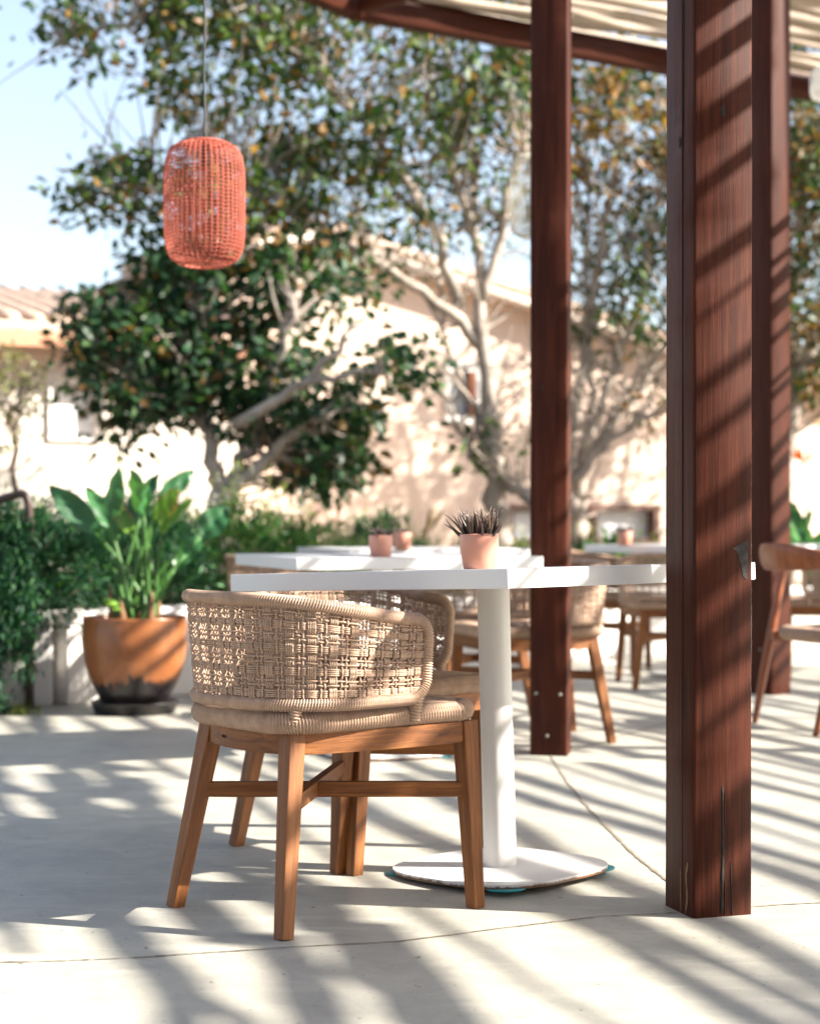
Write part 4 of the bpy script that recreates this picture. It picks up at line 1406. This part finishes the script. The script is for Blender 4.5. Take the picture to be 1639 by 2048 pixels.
# tall fig with the spreading crown over the lantern
D2 = 13.6
b2 = bedP(1000, D2)
make_tree('fig_tree', 'tall pale-barked fig tree with wide rust and green crown spreading behind the red lantern', b2, [
    ([b2, P(995, 1010, D2), P(985, 900, D2), P(985, 820, D2)], 0.115, 0.085),
    ([P(985, 850, D2), P(965, 740, D2), P(950, 640, D2), P(975, 560, D2), P(930, 430, D2), P(880, 260, D2), P(850, 60, D2), P(840, -120, D2)], 0.075, 0.02),
    ([P(960, 690, D2), P(915, 630, D2), P(840, 580, D2 - .2), P(760, 520, D2 - .4), P(650, 470, D2 - .6), P(540, 420, D2 - .8), P(430, 340, D2 - 1)], 0.055, 0.018),
    ([P(920, 620, D2), P(880, 480, D2 - .2), P(790, 320, D2 - .4), P(690, 200, D2 - .6), P(560, 80, D2 - .8), P(430, -40, D2 - 1)], 0.05, 0.016),
    ([P(965, 600, D2), P(1000, 480, D2), P(1035, 330, D2), P(1075, 180, D2), P(1100, 20, D2)], 0.045, 0.016),
    ([P(935, 460, D2), P(960, 330, D2 + .3), P(900, 130, D2 + .3), P(870, 0, D2 + .3)], 0.04, 0.014),
    ([P(985, 900, D2), P(930, 790, D2), P(890, 680, D2), P(880, 560, D2)], 0.035, 0.014),
    ([P(990, 960, D2), P(1040, 985, D2 - .2), P(1080, 1020, D2 - .3)], 0.05, 0.04),
    ([P(540, 420, D2 - .8), P(420, 400, D2 - .9), P(300, 390, D2 - 1), P(190, 370, D2 - 1)], 0.03, 0.012),
    ([P(430, -20, D2 - 1), P(320, 20, D2 - 1), P(200, 60, D2 - 1.1), P(120, 70, D2 - 1.1)], 0.03, 0.012),
    ([P(985, 960, D2), P(940, 910, D2), P(915, 850, D2), P(900, 790, D2)], 0.03, 0.01),
], [(P(700, 150, D2 - .5), (1.35, 1.0, 0.85), 175), (P(470, 120, D2 - .8), (0.85, 0.8, 0.70), 95), (P(230, 60, D2 - 1.1), (0.55, 0.5, 0.36), 34),
    (P(250, 380, D2 - 1), (0.50, 0.5, 0.22), 34), (P(470, 390, D2 - .9), (0.55, 0.5, 0.40), 52), (P(640, 370, D2 - .5), (0.7, 0.6, 0.42), 55), (P(900, 120, D2), (0.8, 0.8, 0.6), 80),
    (P(980, 330, D2), (0.5, 0.5, 0.6), 34, (1, 2, 3, 1, .5)), (P(860, 420, D2), (0.4, 0.4, 0.5), 14, (1, 2, 3, 1, .5)), (P(400, 480, D2 - .8), (0.35, 0.3, 0.22), 15),
    (P(640, 560, D2 - .6), (0.5, 0.4, 0.2), 14), (P(600, -160, D2 - .5), (2.0, 1.2, 0.6), 100), (P(960, 880, D2 - .2), (0.3, 0.2, 0.25), 5, (1, 2, 3, 0, 0))],
    leaf=(0.105, 0.055), probs=(3, 4, 4, 1.5, .4), seed=12, per=14, clump=0.115, extra_twigs=150)

# fan of pale stems right of the middle post
D3 = 14.2
b3 = bedP(1150, D3)
make_tree('fig_tree', 'pale many-stemmed tree fanning out behind the middle post, leaves golden above', b3, [
    ([b3, P(1150, 1060, D3), P(1148, 1000, D3)], 0.11, 0.085),
    ([P(1148, 1005, D3), P(1165, 920, D3), P(1230, 840, D3), P(1300, 750, D3), P(1360, 640, D3), P(1400, 500, D3)], 0.06, 0.018),
    ([P(1148, 1005, D3), P(1140, 880, D3), P(1160, 740, D3), P(1190, 560, D3), P(1230, 380, D3), P(1250, 200, D3), P(1270, 40, D3)], 0.06, 0.018),
    ([P(1160, 930, D3), P(1200, 820, D3), P(1250, 690, D3), P(1290, 560, D3), P(1310, 420, D3), P(1330, 240, D3)], 0.045, 0.014),
    ([P(1150, 980, D3), P(1200, 900, D3 - .2), P(1270, 850, D3 - .4), P(1350, 800, D3 - .6), P(1450, 740, D3 - .8)], 0.04, 0.014),
    ([P(1145, 960, D3), P(1110, 850, D3), P(1100, 720, D3), P(1120, 560, D3), P(1110, 380, D3)], 0.045, 0.014),
    ([P(1170, 900, D3), P(1190, 760, D3), P(1180, 640, D3), P(1170, 520, D3), P(1180, 380, D3)], 0.035, 0.012),
    ([P(1220, 840, D3), P(1280, 740, D3), P(1330, 620, D3), P(1345, 520, D3)], 0.03, 0.012),
    ([P(1200, 830, D3), P(1230, 720, D3), P(1240, 600, D3), P(1260, 480, D3)], 0.028, 0.010),
], [(P(1220, 260, D3), (0.75, 0.7, 0.55), 90, (2, 2, 1, 4, 2.5)), (P(1230, 480, D3), (0.6, 0.6, 0.45), 40, (2, 4, 4, .8, .3)), (P(1330, 600, D3 - .3), (0.5, 0.5, 0.4), 22, (2, 4, 4, .5, .3)),
    (P(1150, 120, D3), (0.8, 0.8, 0.4), 55), (P(1420, 400, D3), (0.7, 0.6, 0.8), 50), (P(1180, 700, D3), (0.3, 0.3, 0.5), 10, (1, 3, 3, 1, 0)), (P(1330, 820, D3), (0.25, 0.2, 0.15), 5, (1, 1, 1, 3, 1))],
    leaf=(0.105, 0.055), seed=13, per=14, clump=0.115, extra_twigs=190, twig=0.011)

# tree at the far right
D4 = 14.6
b4 = bedP(1570, D4)
make_tree('fig_tree', 'pale-limbed tree with rusty leaves beyond the third post', b4, [
    ([b4, P(1565, 1000, D4), P(1570, 860, D4)], 0.12, 0.10),
    ([P(1570, 880, D4), P(1595, 750, D4), P(1640, 640, D4), P(1700, 520, D4), P(1760, 380, D4)], 0.09, 0.025),
    ([P(1572, 860, D4), P(1560, 700, D4), P(1600, 540, D4), P(1610, 380, D4), P(1590, 200, D4)], 0.06, 0.018),
    ([P(1600, 740, D4), P(1700, 680, D4), P(1800, 640, D4)], 0.04, 0.015),
], [(P(1640, 420, D4), (0.9, 0.8, 0.8), 100), (P(1620, 650, D4), (0.5, 0.5, 0.35), 30, (2, 2, 2, 3, 1)), (P(1640, 770, D4), (0.35, 0.4, 0.25), 20, (2, 2, 2, 3, 1)), (P(1700, 180, D4), (1.0, 0.8, 0.5), 60), (P(1530, 560, D4), (0.4, 0.4, 0.6), 24), (P(1650, 270, D4 - .6), (0.6, 0.6, 0.6), 60)],
    leaf=(0.105, 0.055), seed=14, per=17, clump=0.12)

# thin sapling by the white house
D5 = 12.2
b5 = bedP(15, D5)
make_tree('sapling', 'thin sparse sapling standing against the sunlit white house', b5, [
    ([b5, P(20, 950, D5), P(35, 840, D5), P(45, 740, D5)], 0.03, 0.012),
    ([P(30, 860, D5), P(5, 790, D5), P(-5, 730, D5)], 0.016, 0.007),
    ([P(38, 810, D5), P(65, 760, D5), P(72, 720, D5)], 0.013, 0.006),
], [(P(35, 770, D5), (0.22, 0.2, 0.28), 30), (P(0, 850, D5), (0.2, 0.2, 0.18), 14)],
    leaf=(0.055, 0.024), pal=[(0.16, 0.19, 0.07), (0.25, 0.24, 0.11), (0.2, 0.14, 0.07)], probs=(3, 2, 1), bark='bark_dark', seed=15, per=12, clump=0.07, twig=0.005)

# trees standing outside the picture to the right; they shade the lower part of the house
for k, (x, y, s) in enumerate(((5.4, 18.6, 1.35), (8.6, 19.2, 1.55), (10.5, 15.2, 1.0))):
    bb = Vector((x, y, BEDZ - 0.02))
    make_tree('fig_tree', ('rounded fig tree close to the low house wing', 'broadest fig tree farther along the low house wing', 'broad fig tree between the pergola and the low house wing')[k], bb, [
        ([bb, bb + Vector((0, 0, .8 * s)), bb + Vector((.1, 0, 1.5 * s))], 0.16, 0.12),
        ([bb + Vector((.1, 0, 1.4 * s)), bb + Vector((-.6, .2, 2.3 * s)), bb + Vector((-1.2, .2, 3.2 * s))], 0.08, 0.02),
        ([bb + Vector((.1, 0, 1.4 * s)), bb + Vector((.7, -.3, 2.3 * s)), bb + Vector((1.2, -.2, 3.2 * s))], 0.08, 0.02),
        ([bb + Vector((.1, 0, 1.4 * s)), bb + Vector((.0, .5, 2.6 * s)), bb + Vector((.1, .7, 3.6 * s))], 0.08, 0.02),
    ], [(bb + Vector((0, 0, 2.7 * s)), (1.6 * s, 1.3 * s, 1.15 * s), 150)], seed=60 + k, per=24, clump=0.22, leaf=(0.13, 0.07))


# ------------------------------------------------------------------ shrubs, grasses and flowers in the bed
def shrub(name, lab, cat, cen, rad, n, leaf, pal, probs, seed, stems=14, droop=0.0, flowers=0, flower_col=(0.85, 0.8, 0.78), group=None, lean=None):
    r = np.random.default_rng(seed)
    cen = np.array(tuple(cen)); base = np.array([cen[0], cen[1], BEDZ - 0.01])
    t = thing(name, lab, cat, tuple(base), 0, group)
    mb = MB()
    nc = max(6, n // 40); cl = in_ellipsoid(r, nc, cen - base, rad, 0.35)
    C = cl[r.integers(nc, size=n)] + r.normal(0, 1, (n, 3)) * np.array(rad) * 0.13
    C[:, 2] = np.maximum(C[:, 2], 0.01 if droop < 0.8 else -BEDZ + 0.03)
    D = (C - (cen - base)) / np.array(rad) * 0.6 + r.normal(0, 0.55, (n, 3)) + np.array([0, 0, 0.45 - droop * 1.6])
    Ls = leaf[0] * r.uniform(0.6, 1.3, n)
    leaf_quads(mb, C, D, Ls, Ls * leaf[1] / leaf[0], palette(r, n, pal, probs, 0.3), r)
    kind(obj('foliage', mb.mesh('foliage', smooth=False, col=True), 'plant_leaf', t), 'stuff')
    st = MB()
    for k in range(stems):
        c = cl[r.integers(nc)]; b = np.array([r.normal(0, 0.06), r.normal(0, 0.06), 0.0])
        u = np.linspace(0, 1, 5)[:, None]
        V, F, _ = tube(b * (1 - u) + c * u + np.sin(u * 3.14) * r.normal(0, 0.02, 3), np.linspace(0.007, 0.002, 5), 4, caps=False); st.add(V, F)
    kind(obj('stems', st.mesh('stems'), 'bark_dark', t), 'stuff')
    if flowers:
        fm = MB(); sm = MB()
        for k in range(flowers):
            a = r.random() * 6.28; q_ = math.sqrt(r.random())
            b = np.array([rad[0] * q_ * math.cos(a), rad[1] * q_ * math.sin(a), cen[2] - base[2]])
            top = b + np.array([r.normal(0, .05), r.normal(0, .05), rad[2] * r.uniform(0.8, 1.75)])
            u = np.linspace(0, 1, 5)[:, None]
            V, F, _ = tube(b * (1 - u) + top * u, np.linspace(0.003, 0.0015, 5), 4, caps=False); sm.add(V, F, None, (0.16, 0.24, 0.07))
            m_ = int(r.integers(5, 11))
            C = top + r.normal(0, 1, (m_, 3)) * np.array([0.016, 0.016, 0.030])
            pale = r.random() < 0.62
            cols = palette(r, m_, [flower_col if pale else (0.42, 0.48, 0.14)], [1], 0.1)
            leaf_quads(fm, C, r.normal(0, 1, (m_, 3)), 0.026, 0.017, cols, r)
        obj('flower_stalks', kind_mesh(sm, 'flower_stalks'), 'plant_leaf', t)['kind'] = 'stuff'
        obj('flowers', kind_mesh(fm, 'flowers'), 'petal', t)['kind'] = 'stuff'
    return t


def kind_mesh(mb, name):
    return mb.mesh(name, smooth=False, col=True)


GREEN = [(0.014, 0.062, 0.015), (0.026, 0.10, 0.022), (0.05, 0.15, 0.035), (0.10, 0.20, 0.04)]
DARKG = [(0.006, 0.036, 0.017), (0.012, 0.056, 0.022), (0.024, 0.085, 0.032)]


def grass(name, lab, base, n, h, spread, pal, seed, w=0.006, group=None, plumes=0):
    r = np.random.default_rng(seed)
    t = thing(name, lab, 'grass', tuple(base), 0, group)
    mb = MB(); u = np.linspace(0, 1, 7)
    for k in range(n):
        a = r.random() * 6.28; H = h * r.uniform(0.6, 1.15); S = spread * r.uniform(0.25, 1.1)
        b = np.array([r.normal(0, 0.05), r.normal(0, 0.05), 0])
        x = S * u ** 1.8; z = H * (u - 0.42 * (S / spread) * u ** 3)
        c = b + np.stack([x * math.cos(a), x * math.sin(a), z], -1)
        side = np.array([-math.sin(a), math.cos(a), 0]) * w / 2
        ww = (1 - u ** 2)[:, None] + 0.08
        V = np.concatenate([c + side * ww, c - side * ww]); i = np.arange(6)
        mb.add(V, np.stack([i, i + 7, i + 8, i + 1], -1), None, palette(r, 1, pal, [1] * len(pal), 0.25)[0])
    kind(obj('blades', mb.mesh('blades', col=True), 'plant_leaf', t), 'stuff')
    if plumes:
        pm = MB()
        for k in range(plumes):
            a = r.random() * 6.28; S = spread * r.uniform(0.2, 0.8); H = h * r.uniform(1.0, 1.35)
            uu = np.linspace(0, 1, 9); c = np.stack([S * uu ** 2 * math.cos(a), S * uu ** 2 * math.sin(a), H * (uu - 0.25 * uu ** 3)], -1)
            V, F, _ = tube(c, np.where(uu > 0.65, 0.012 * np.sin((uu - 0.65) / 0.35 * np.pi) + 0.002, 0.002), 5); pm.add(V, F, None, (0.42, 0.31, 0.19))
        kind(obj('plumes', pm.mesh('plumes', col=True), 'petal', t), 'stuff')
    return t


# cascading hedge at the left
shrub('hedge', 'feathery dark green juniper hedge spilling over the white wall to the floor', 'hedge', (-2.12, 8.30, 0.66), (0.66, 0.52, 0.36), 13000, (0.060, 0.013), DARKG + [(0.06, 0.16, 0.05)], (4, 4, 2, 1), 21, 20, 0.2)
hd = bpy.data.objects['hedge']
r = np.random.default_rng(22); mb = MB(); bh = np.array(hd.location)
for k in range(230):     # hanging sprays over the wall face
    x = r.uniform(-2.75, -1.72); z0 = r.uniform(0.42, 0.86); L = z0 - 0.02 if x < -1.86 and r.random() < 0.7 else r.uniform(0.2, 0.34)
    y = 7.98 + (x + 2.0) * 0.25
    n = int(60 * L / 0.4); u = r.random(n)
    C = np.stack([x + r.normal(0, 0.03, n), y - 0.02 - 0.26 * np.sin(np.clip(u, 0, 1) * 2.2) + r.normal(0, 0.025, n), np.maximum(0.02, z0 - L * u + r.normal(0, 0.012, n))], -1) - bh
    D = r.normal(0, 0.5, (n, 3)) + np.array([0, -0.35, -0.9])
    leaf_quads(mb, C, D, 0.055, 0.012, palette(r, n, DARKG + [(0.07, 0.18, 0.05)], (4, 4, 2, .7), 0.3), r)
kind(obj('hanging_sprays', mb.mesh('hanging_sprays', smooth=False, col=True), 'plant_leaf', hd), 'stuff')
shrub('shrub', 'dark green bush right behind the terracotta pot', 'shrub', (-1.42, 8.95, 0.66), (0.36, 0.32, 0.34), 5200, (0.050, 0.014), DARKG + [(0.05, 0.15, 0.05)], (4, 4, 2, 1), 23, 12, 0.1)
SH = [  # px, d, top px, half width, leaf, palette, flowers, label
    (470, 10.3, 1005, 0.36, (0.05, 0.016), GREEN, 26, 'bright green bush with white flower wands beside the paddle leaves'),
    (350, 10.8, 1000, 0.36, (0.05, 0.016), GREEN, 30, 'green bush with tall white and yellow flower wands behind the potted paddle plant'),
    (560, 10.9, 1030, 0.36, (0.045, 0.015), GREEN, 18, 'green bush with white blossoms in front of the forked fig trunk'),
    (250, 11.4, 985, 0.34, (0.05, 0.016), GREEN, 16, 'pale flowering bush between the hedge and the paddle leaves'),
    (650, 11.2, 1050, 0.34, (0.045, 0.013), [(0.05, 0.11, 0.04), (0.09, 0.15, 0.06), (0.16, 0.2, 0.09)], 4, 'grey-green bush behind the table by the hedge'),
    (760, 11.6, 1030, 0.30, (0.07, 0.014), [(0.03, 0.10, 0.05), (0.06, 0.14, 0.07), (0.12, 0.17, 0.09)], 0, 'blue-green bush behind the two pots'),
    (90, 10.6, 1010, 0.42, (0.06, 0.016), GREEN[:3], 6, 'mid-green bush behind the handrail'),
    (1230, 12.1, 1075, 0.34, (0.09, 0.03), GREEN, 12, 'glossy green bush above the sunlit garden wall by the far table'),
    (1040, 12.3, 1090, 0.30, (0.05, 0.014), [(0.10, 0.16, 0.06), (0.18, 0.22, 0.09)], 6, 'pale green bush at the foot of the tall fig'),
]
for i, (px, d, top, hw, lf_, pal, fl_, lab) in enumerate(SH):
    zt_ = P(px, top, d).z; x = (px - HX) / FPX * d
    zc = (zt_ + BEDZ) / 2; rz_ = max(0.12, (zt_ - BEDZ) / 2)
    shrub('shrub', lab, 'shrub', (x, d, zc), (hw, 0.34, rz_), 2600, lf_, pal, [1] * len(pal), 30 + i, 14, 0.0, fl_)
GR = [(600, 11.9, 0.62, 'tan-plumed grass tuft under the dark fig', 9, [(0.22, 0.19, 0.09), (0.15, 0.19, 0.08), (0.3, 0.24, 0.13)]),
      (690, 12.2, 0.60, 'arching green grass tuft in front of the shaded wall', 0, [(0.09, 0.16, 0.06), (0.16, 0.2, 0.09)]),
      (840, 11.8, 0.62, 'pale wispy grass tuft behind the pink pot', 5, [(0.16, 0.2, 0.08), (0.26, 0.26, 0.12), (0.10, 0.17, 0.06)]),
      (905, 12.0, 0.52, 'yellow-green grass tuft left of the tall fig trunk', 3, [(0.2, 0.24, 0.08), (0.3, 0.28, 0.13)]),
      (520, 11.3, 0.58, 'green grass tuft between the flowering bushes', 2, [(0.08, 0.2, 0.05), (0.15, 0.25, 0.08)])]
for i, (px, d, h, lab, pl, pal) in enumerate(GR):
    grass('grass_tuft', lab, bedP(px, d) + Vector((0, 0, 0.02)), 170, h, 0.42, pal, 50 + i, 0.007, None, pl)
# bit of moss and grass at the hedge foot
grass('grass_tuft', 'small yellow-green weed tuft at the foot of the hedge', (-1.80, 7.86, 0.0), 70, 0.07, 0.09, [(0.16, 0.2, 0.04), (0.22, 0.24, 0.06)], 58, 0.006)

# bird of paradise clumps at the right, one in flower
for q_, (px, d, n, lab) in enumerate(((1625, 11.9, 20, 'bird of paradise clump with an orange flower beyond the third post'), (1560, 13.0, 12, 'flowerless bird of paradise clump nearer the house wall'), (20, 12.0, 8, 'tall paddle-leaved clump at the left beside the sapling'))):
    b = bedP(px, d) + Vector((0, 0, 0.02)); r = np.random.default_rng(70 + q_)
    t = thing('bird_of_paradise', lab, 'plant', tuple(b))
    for k in range(n):
        a = r.random() * 6.28; hh = r.uniform(0.30, 0.62); sp = r.uniform(0.08, 0.34)
        s_ = np.array([math.cos(a) * sp * .7, math.sin(a) * sp * .7, hh * 0.62]); e = np.array([math.cos(a) * sp * 1.5, math.sin(a) * sp * 1.5, hh + 0.08])
        obj('leaf', paddle(np.array([math.cos(a) * .05, math.sin(a) * .05, 0]), s_, e, r.uniform(0.07, 0.12), tones[int(r.integers(3))], 200 + k), 'paddle', t)
    if q_ == 0:
        fpos = np.array(tuple(P(1606, 925, d) - b))
        V, F, _ = tube(np.outer(np.linspace(0, 1, 6), fpos), np.full(6, 0.008), 6); mb = MB(); mb.add(V, F, None, (0.12, 0.22, 0.07))
        obj('flower_stalk', mb.mesh('flower_stalk', col=True), 'paddle', t)
        mb = MB(); C = np.repeat(fpos[None], 6, 0); D = np.array([(math.sin(x_), 0.2 * x_, math.cos(x_)) for x_ in np.linspace(-0.9, 0.9, 6)])
        leaf_quads(mb, C + D * 0.07, D, 0.15, 0.03, np.tile(np.array([(0.75, 0.16, 0.01)]), (6, 1)), r)
        leaf_quads(mb, fpos[None] + np.array([[0.06, 0, 0.0]]), np.array([[1.0, 0, 0.12]]), 0.2, 0.035, np.array([(0.12, 0.14, 0.2)]), r)
        obj('flower', mb.mesh('flower', smooth=False, col=True), 'petal', t)


# ------------------------------------------------------------------ houses (local x along the front, y into the house)
def wall_mesh(name, outer, holes, th_=0.25):
    bm = bmesh.new(); edges = []
    for loop in [outer] + holes:
        vs = [bm.verts.new((x, 0, z)) for x, z in loop]
        edges += [bm.edges.new((vs[i], vs[(i + 1) % len(vs)])) for i in range(len(vs))]
    res = bmesh.ops.triangle_fill(bm, edges=edges, use_beauty=True, use_dissolve=False, normal=(0, -1, 0))
    faces = list(bm.faces)
    ext = bmesh.ops.extrude_face_region(bm, geom=faces)
    for v_ in ext['geom']:
        if isinstance(v_, bmesh.types.BMVert): v_.co.y += th_
    return finish_bm(name, bm)


def rect(x0, x1, z0, z1): return [(x0, z0), (x1, z0), (x1, z1), (x0, z1)]


def bar(name, x0, x1, y0, y1, z0, z1, mat, parent, bev=0.006):
    me = box_mesh(name, x1 - x0, y1 - y0, z1 - z0, bev, 1)
    return obj(name, me, mat, parent, ((x0 + x1) / 2, (y0 + y1) / 2, z0))


def window(parent, x0, x1, z0, z1, shutter=None, trim=0.09, mull=True, glass='pane'):
    w = bar('window', x0 + 0.004, x1 - 0.004, 0.10, 0.125, z0 + 0.004, z1 - 0.004, glass, parent, 0.001)
    ox, oz = w.location.x, w.location.z
    for (a, b, c, d) in ((x0 - trim, x0, z0 - trim, z1 + trim), (x1, x1 + trim, z0 - trim, z1 + trim), (x0, x1, z1, z1 + trim), (x0, x1, z0 - trim, z0)):
        f = bar('frame', a, b, -0.04, 0.02, c, d, 'trim', w, 0.004); f.location -= w.location
    if mull:
        f = bar('mullion', (x0 + x1) / 2 - 0.018, (x0 + x1) / 2 + 0.018, 0.06, 0.095, z0, z1, 'trim', w, 0.002); f.location -= w.location
    if shutter:
        f = bar('shutter', shutter[0], shutter[1], -0.02, 0.03, z0, z1, 'terra_shutter', w, 0.004); f.location -= w.location
    return w


def tiled_slope(parent, x0, x1, y0, y1, z0, z1, along='x', th_=0.10, pitch=0.22):
    """roof plane rising from (y0, z0) to (y1, z1); barrel tiles run up the slope"""
    mb = MB(); n = int(abs(x1 - x0) / pitch); s = np.linspace(0, 1, 14)
    for k in range(n):
        x = x0 + (k + 0.5) * (x1 - x0) / n
        wave = 0.012 * ((s * 13) % 1.0)
        pts = np.stack([np.full(14, x), y0 + (y1 - y0) * s, z0 + (z1 - z0) * s + wave], -1)
        V, F, _ = tube(pts, pitch * 0.40, 7, caps=True); mb.add(V, F)
    a = np.array([(x0, y0, z0), (x1, y0, z0), (x1, y1, z1), (x0, y1, z1)])
    V = np.concatenate([a - [0, 0, th_], a + [0, 0, 0.0]])
    mb.add(V, [(0, 3, 2, 1), (4, 5, 6, 7), (0, 1, 5, 4), (1, 2, 6, 5), (2, 3, 7, 6), (3, 0, 4, 7)])
    return kind(obj('roof_tiles', mb.mesh('roof_tiles'), 'tile', parent), 'stuff')


HA = math.atan2(0.45, 0.892)
h1 = thing('gabled_house', 'peach stucco house with a low tiled gable behind the fig trees', 'house', (-1.17, 19.0, 0), HA)
wx0, wx1, wz0, wz1 = 1.86, 2.16, 2.14, 2.66
lo0, lo1, lz0, lz1 = 2.64, 4.72, 0.70, 1.05
obj('wall', wall_mesh('wall', [(-1.3, 0), (5.4, 0), (5.4, 2.93), (0, 4.10), (-1.3, 3.76)], [rect(wx0, wx1, wz0, wz1), rect(lo0, lo1, lz0, lz1)]), 'stucco', h1)
window(h1, wx0, wx1, wz0, wz1, (2.10, 2.155), 0.10, False)
lw = bar('low_window', lo0 + .004, lo1 - .004, 0.12, 0.14, lz0 + .004, lz1 - .004, 'blind', h1, 0.001)
for (a, b, c, d) in ((lo0 - .05, lo1 + .05, lz1, lz1 + .07), (lo0 - .05, lo0 + .02, lz0 - .03, lz1), (lo1 - .06, lo1 + .03, lz0 - .03, lz1), (3.72, 3.84, lz0, lz1), (lo0 + .02, lo1 - .06, lz0 - .03, lz0)):
    f = bar('timber', a, b, -0.05, 0.11, c, d, 'timber', lw, 0.004); f.location -= lw.location
# gable roof, ridge running into the house
rf = thing('roof', '', 'x'); del rf['label'], rf['category']; rf.parent = h1
for x0, z0, x1, z1 in ((0, 4.16, 6.0, 2.86), (0, 4.16, -1.6, 3.745)):
    mb = MB(); n = 18
    for k in range(int(abs(x1 - x0) / 0.20)):   # rake tiles and rows showing on the gable edge
        pass
    V = np.array([(x0, -.28, z0), (x1, -.28, z1), (x1, 7, z1), (x0, 7, z0), (x0, -.28, z0 - .12), (x1, -.28, z1 - .12), (x1, 7, z1 - .12), (x0, 7, z0 - .12)])
    mb.add(V, [(0, 1, 2, 3), (4, 7, 6, 5), (0, 4, 5, 1), (1, 5, 6, 2), (2, 6, 7, 3), (3, 7, 4, 0)])
    s = np.linspace(0, 1, 26)
    for yk in np.arange(-0.22, 1.6, 0.22):
        pts = np.stack([x0 + (x1 - x0) * s, np.full(26, yk), z0 + (z1 - z0) * s + 0.02 + 0.018 * ((s * 25) % 1)], -1)
        V, F, _ = tube(pts, 0.09, 7); mb.add(V, F)
    kind(obj('roof_tiles', mb.mesh('roof_tiles'), 'tile', rf), 'stuff')
    V = np.array([(x0, -.30, z0 - .05), (x1, -.30, z1 - .05), (x1, -.30, z1 - .17), (x0, -.30, z0 - .17)]); V2 = V + [0, 0.045, 0]
    mb = MB(); mb.add(np.concatenate([V, V2]), [(0, 3, 2, 1), (4, 5, 6, 7), (0, 1, 5, 4), (3, 7, 6, 2), (0, 4, 7, 3), (1, 2, 6, 5)])
    obj('fascia', mb.mesh('fascia', False), 'rake', rf)

h2 = thing('white_house', 'sunlit cream-white house wing with tiled roof and orange eaves at the hedge end', 'house', (-1.65, 16.6, 0), HA)
obj('wall', wall_mesh('wall', rect(-12, 0, 0, 2.60), [rect(-1.86, -1.42, 1.68, 2.24)]), 'stucco_pale', h2)
bar('side_wall', -0.25, -0.002, 0.252, 4.0, 0, 2.60, 'stucco_pale', h2)
window(h2, -1.86, -1.42, 1.68, 2.24, None, 0.035, False, 'blind')
rf2 = thing('roof', '', 'x'); del rf2['label'], rf2['category']; rf2.parent = h2
tiled_slope(rf2, -12.2, 0.25, -0.35, 2.8, 2.70, 3.38)
bar('fascia', -12.2, 0.25, -0.37, -0.33, 2.47, 2.60, 'fascia', rf2)
bar('soffit', -12.2, 0.25, -0.32, -0.01, 2.56, 2.592, 'fascia', rf2)

h3 = thing('house_wing', 'low peach house wing stretching away beyond the third post', 'house', (-1.17 + 5.42 * 0.893 - .2, 19.0 + 5.42 * 0.45 + .4, 0), HA)
obj('wall', wall_mesh('wall', rect(0, 14, 0, 2.7), [rect(4.2, 5.0, 1.2, 2.2)]), 'stucco', h3)
window(h3, 4.2, 5.0, 1.2, 2.2)
rf3 = thing('roof', '', 'x'); del rf3['label'], rf3['category']; rf3.parent = h3
tiled_slope(rf3, -0.1, 14.2, -0.35, 3.0, 2.80, 3.6)
bar('fascia', -0.1, 14.2, -0.37, -0.33, 2.58, 2.70, 'fascia', rf3)

# unseen building added behind the camera to block sky light on camera-facing surfaces
h4 = thing('sky_block_building', 'unseen peach building with dark glazed doors, added to block sky light from the near side', 'building', (3.0, -5.2, 0), math.pi)
obj('wall', wall_mesh('wall', rect(-9, 9, 0, 4.2), [rect(-6 + 4 * k, -3.4 + 4 * k, 0.05, 2.6) for k in range(4)]), 'stucco', h4)
for k in range(4):
    x0 = -6 + 4 * k
    w = bar('glazed_door', x0 + .004, x0 + 2.596, 0.10, 0.13, 0.054, 2.596, 'pane', h4, 0.001)
    for (a, b) in ((x0, x0 + .08), (x0 + 1.26, x0 + 1.34), (x0 + 2.52, x0 + 2.6)):
        f = bar('frame', a, b, 0.02, 0.095, 0.05, 2.6, 'timber', w, 0.003); f.location -= w.location
rf4 = thing('roof', '', 'x'); del rf4['label'], rf4['category']; rf4.parent = h4
tiled_slope(rf4, -9.3, 9.3, -0.4, 4.0, 4.25, 5.2)
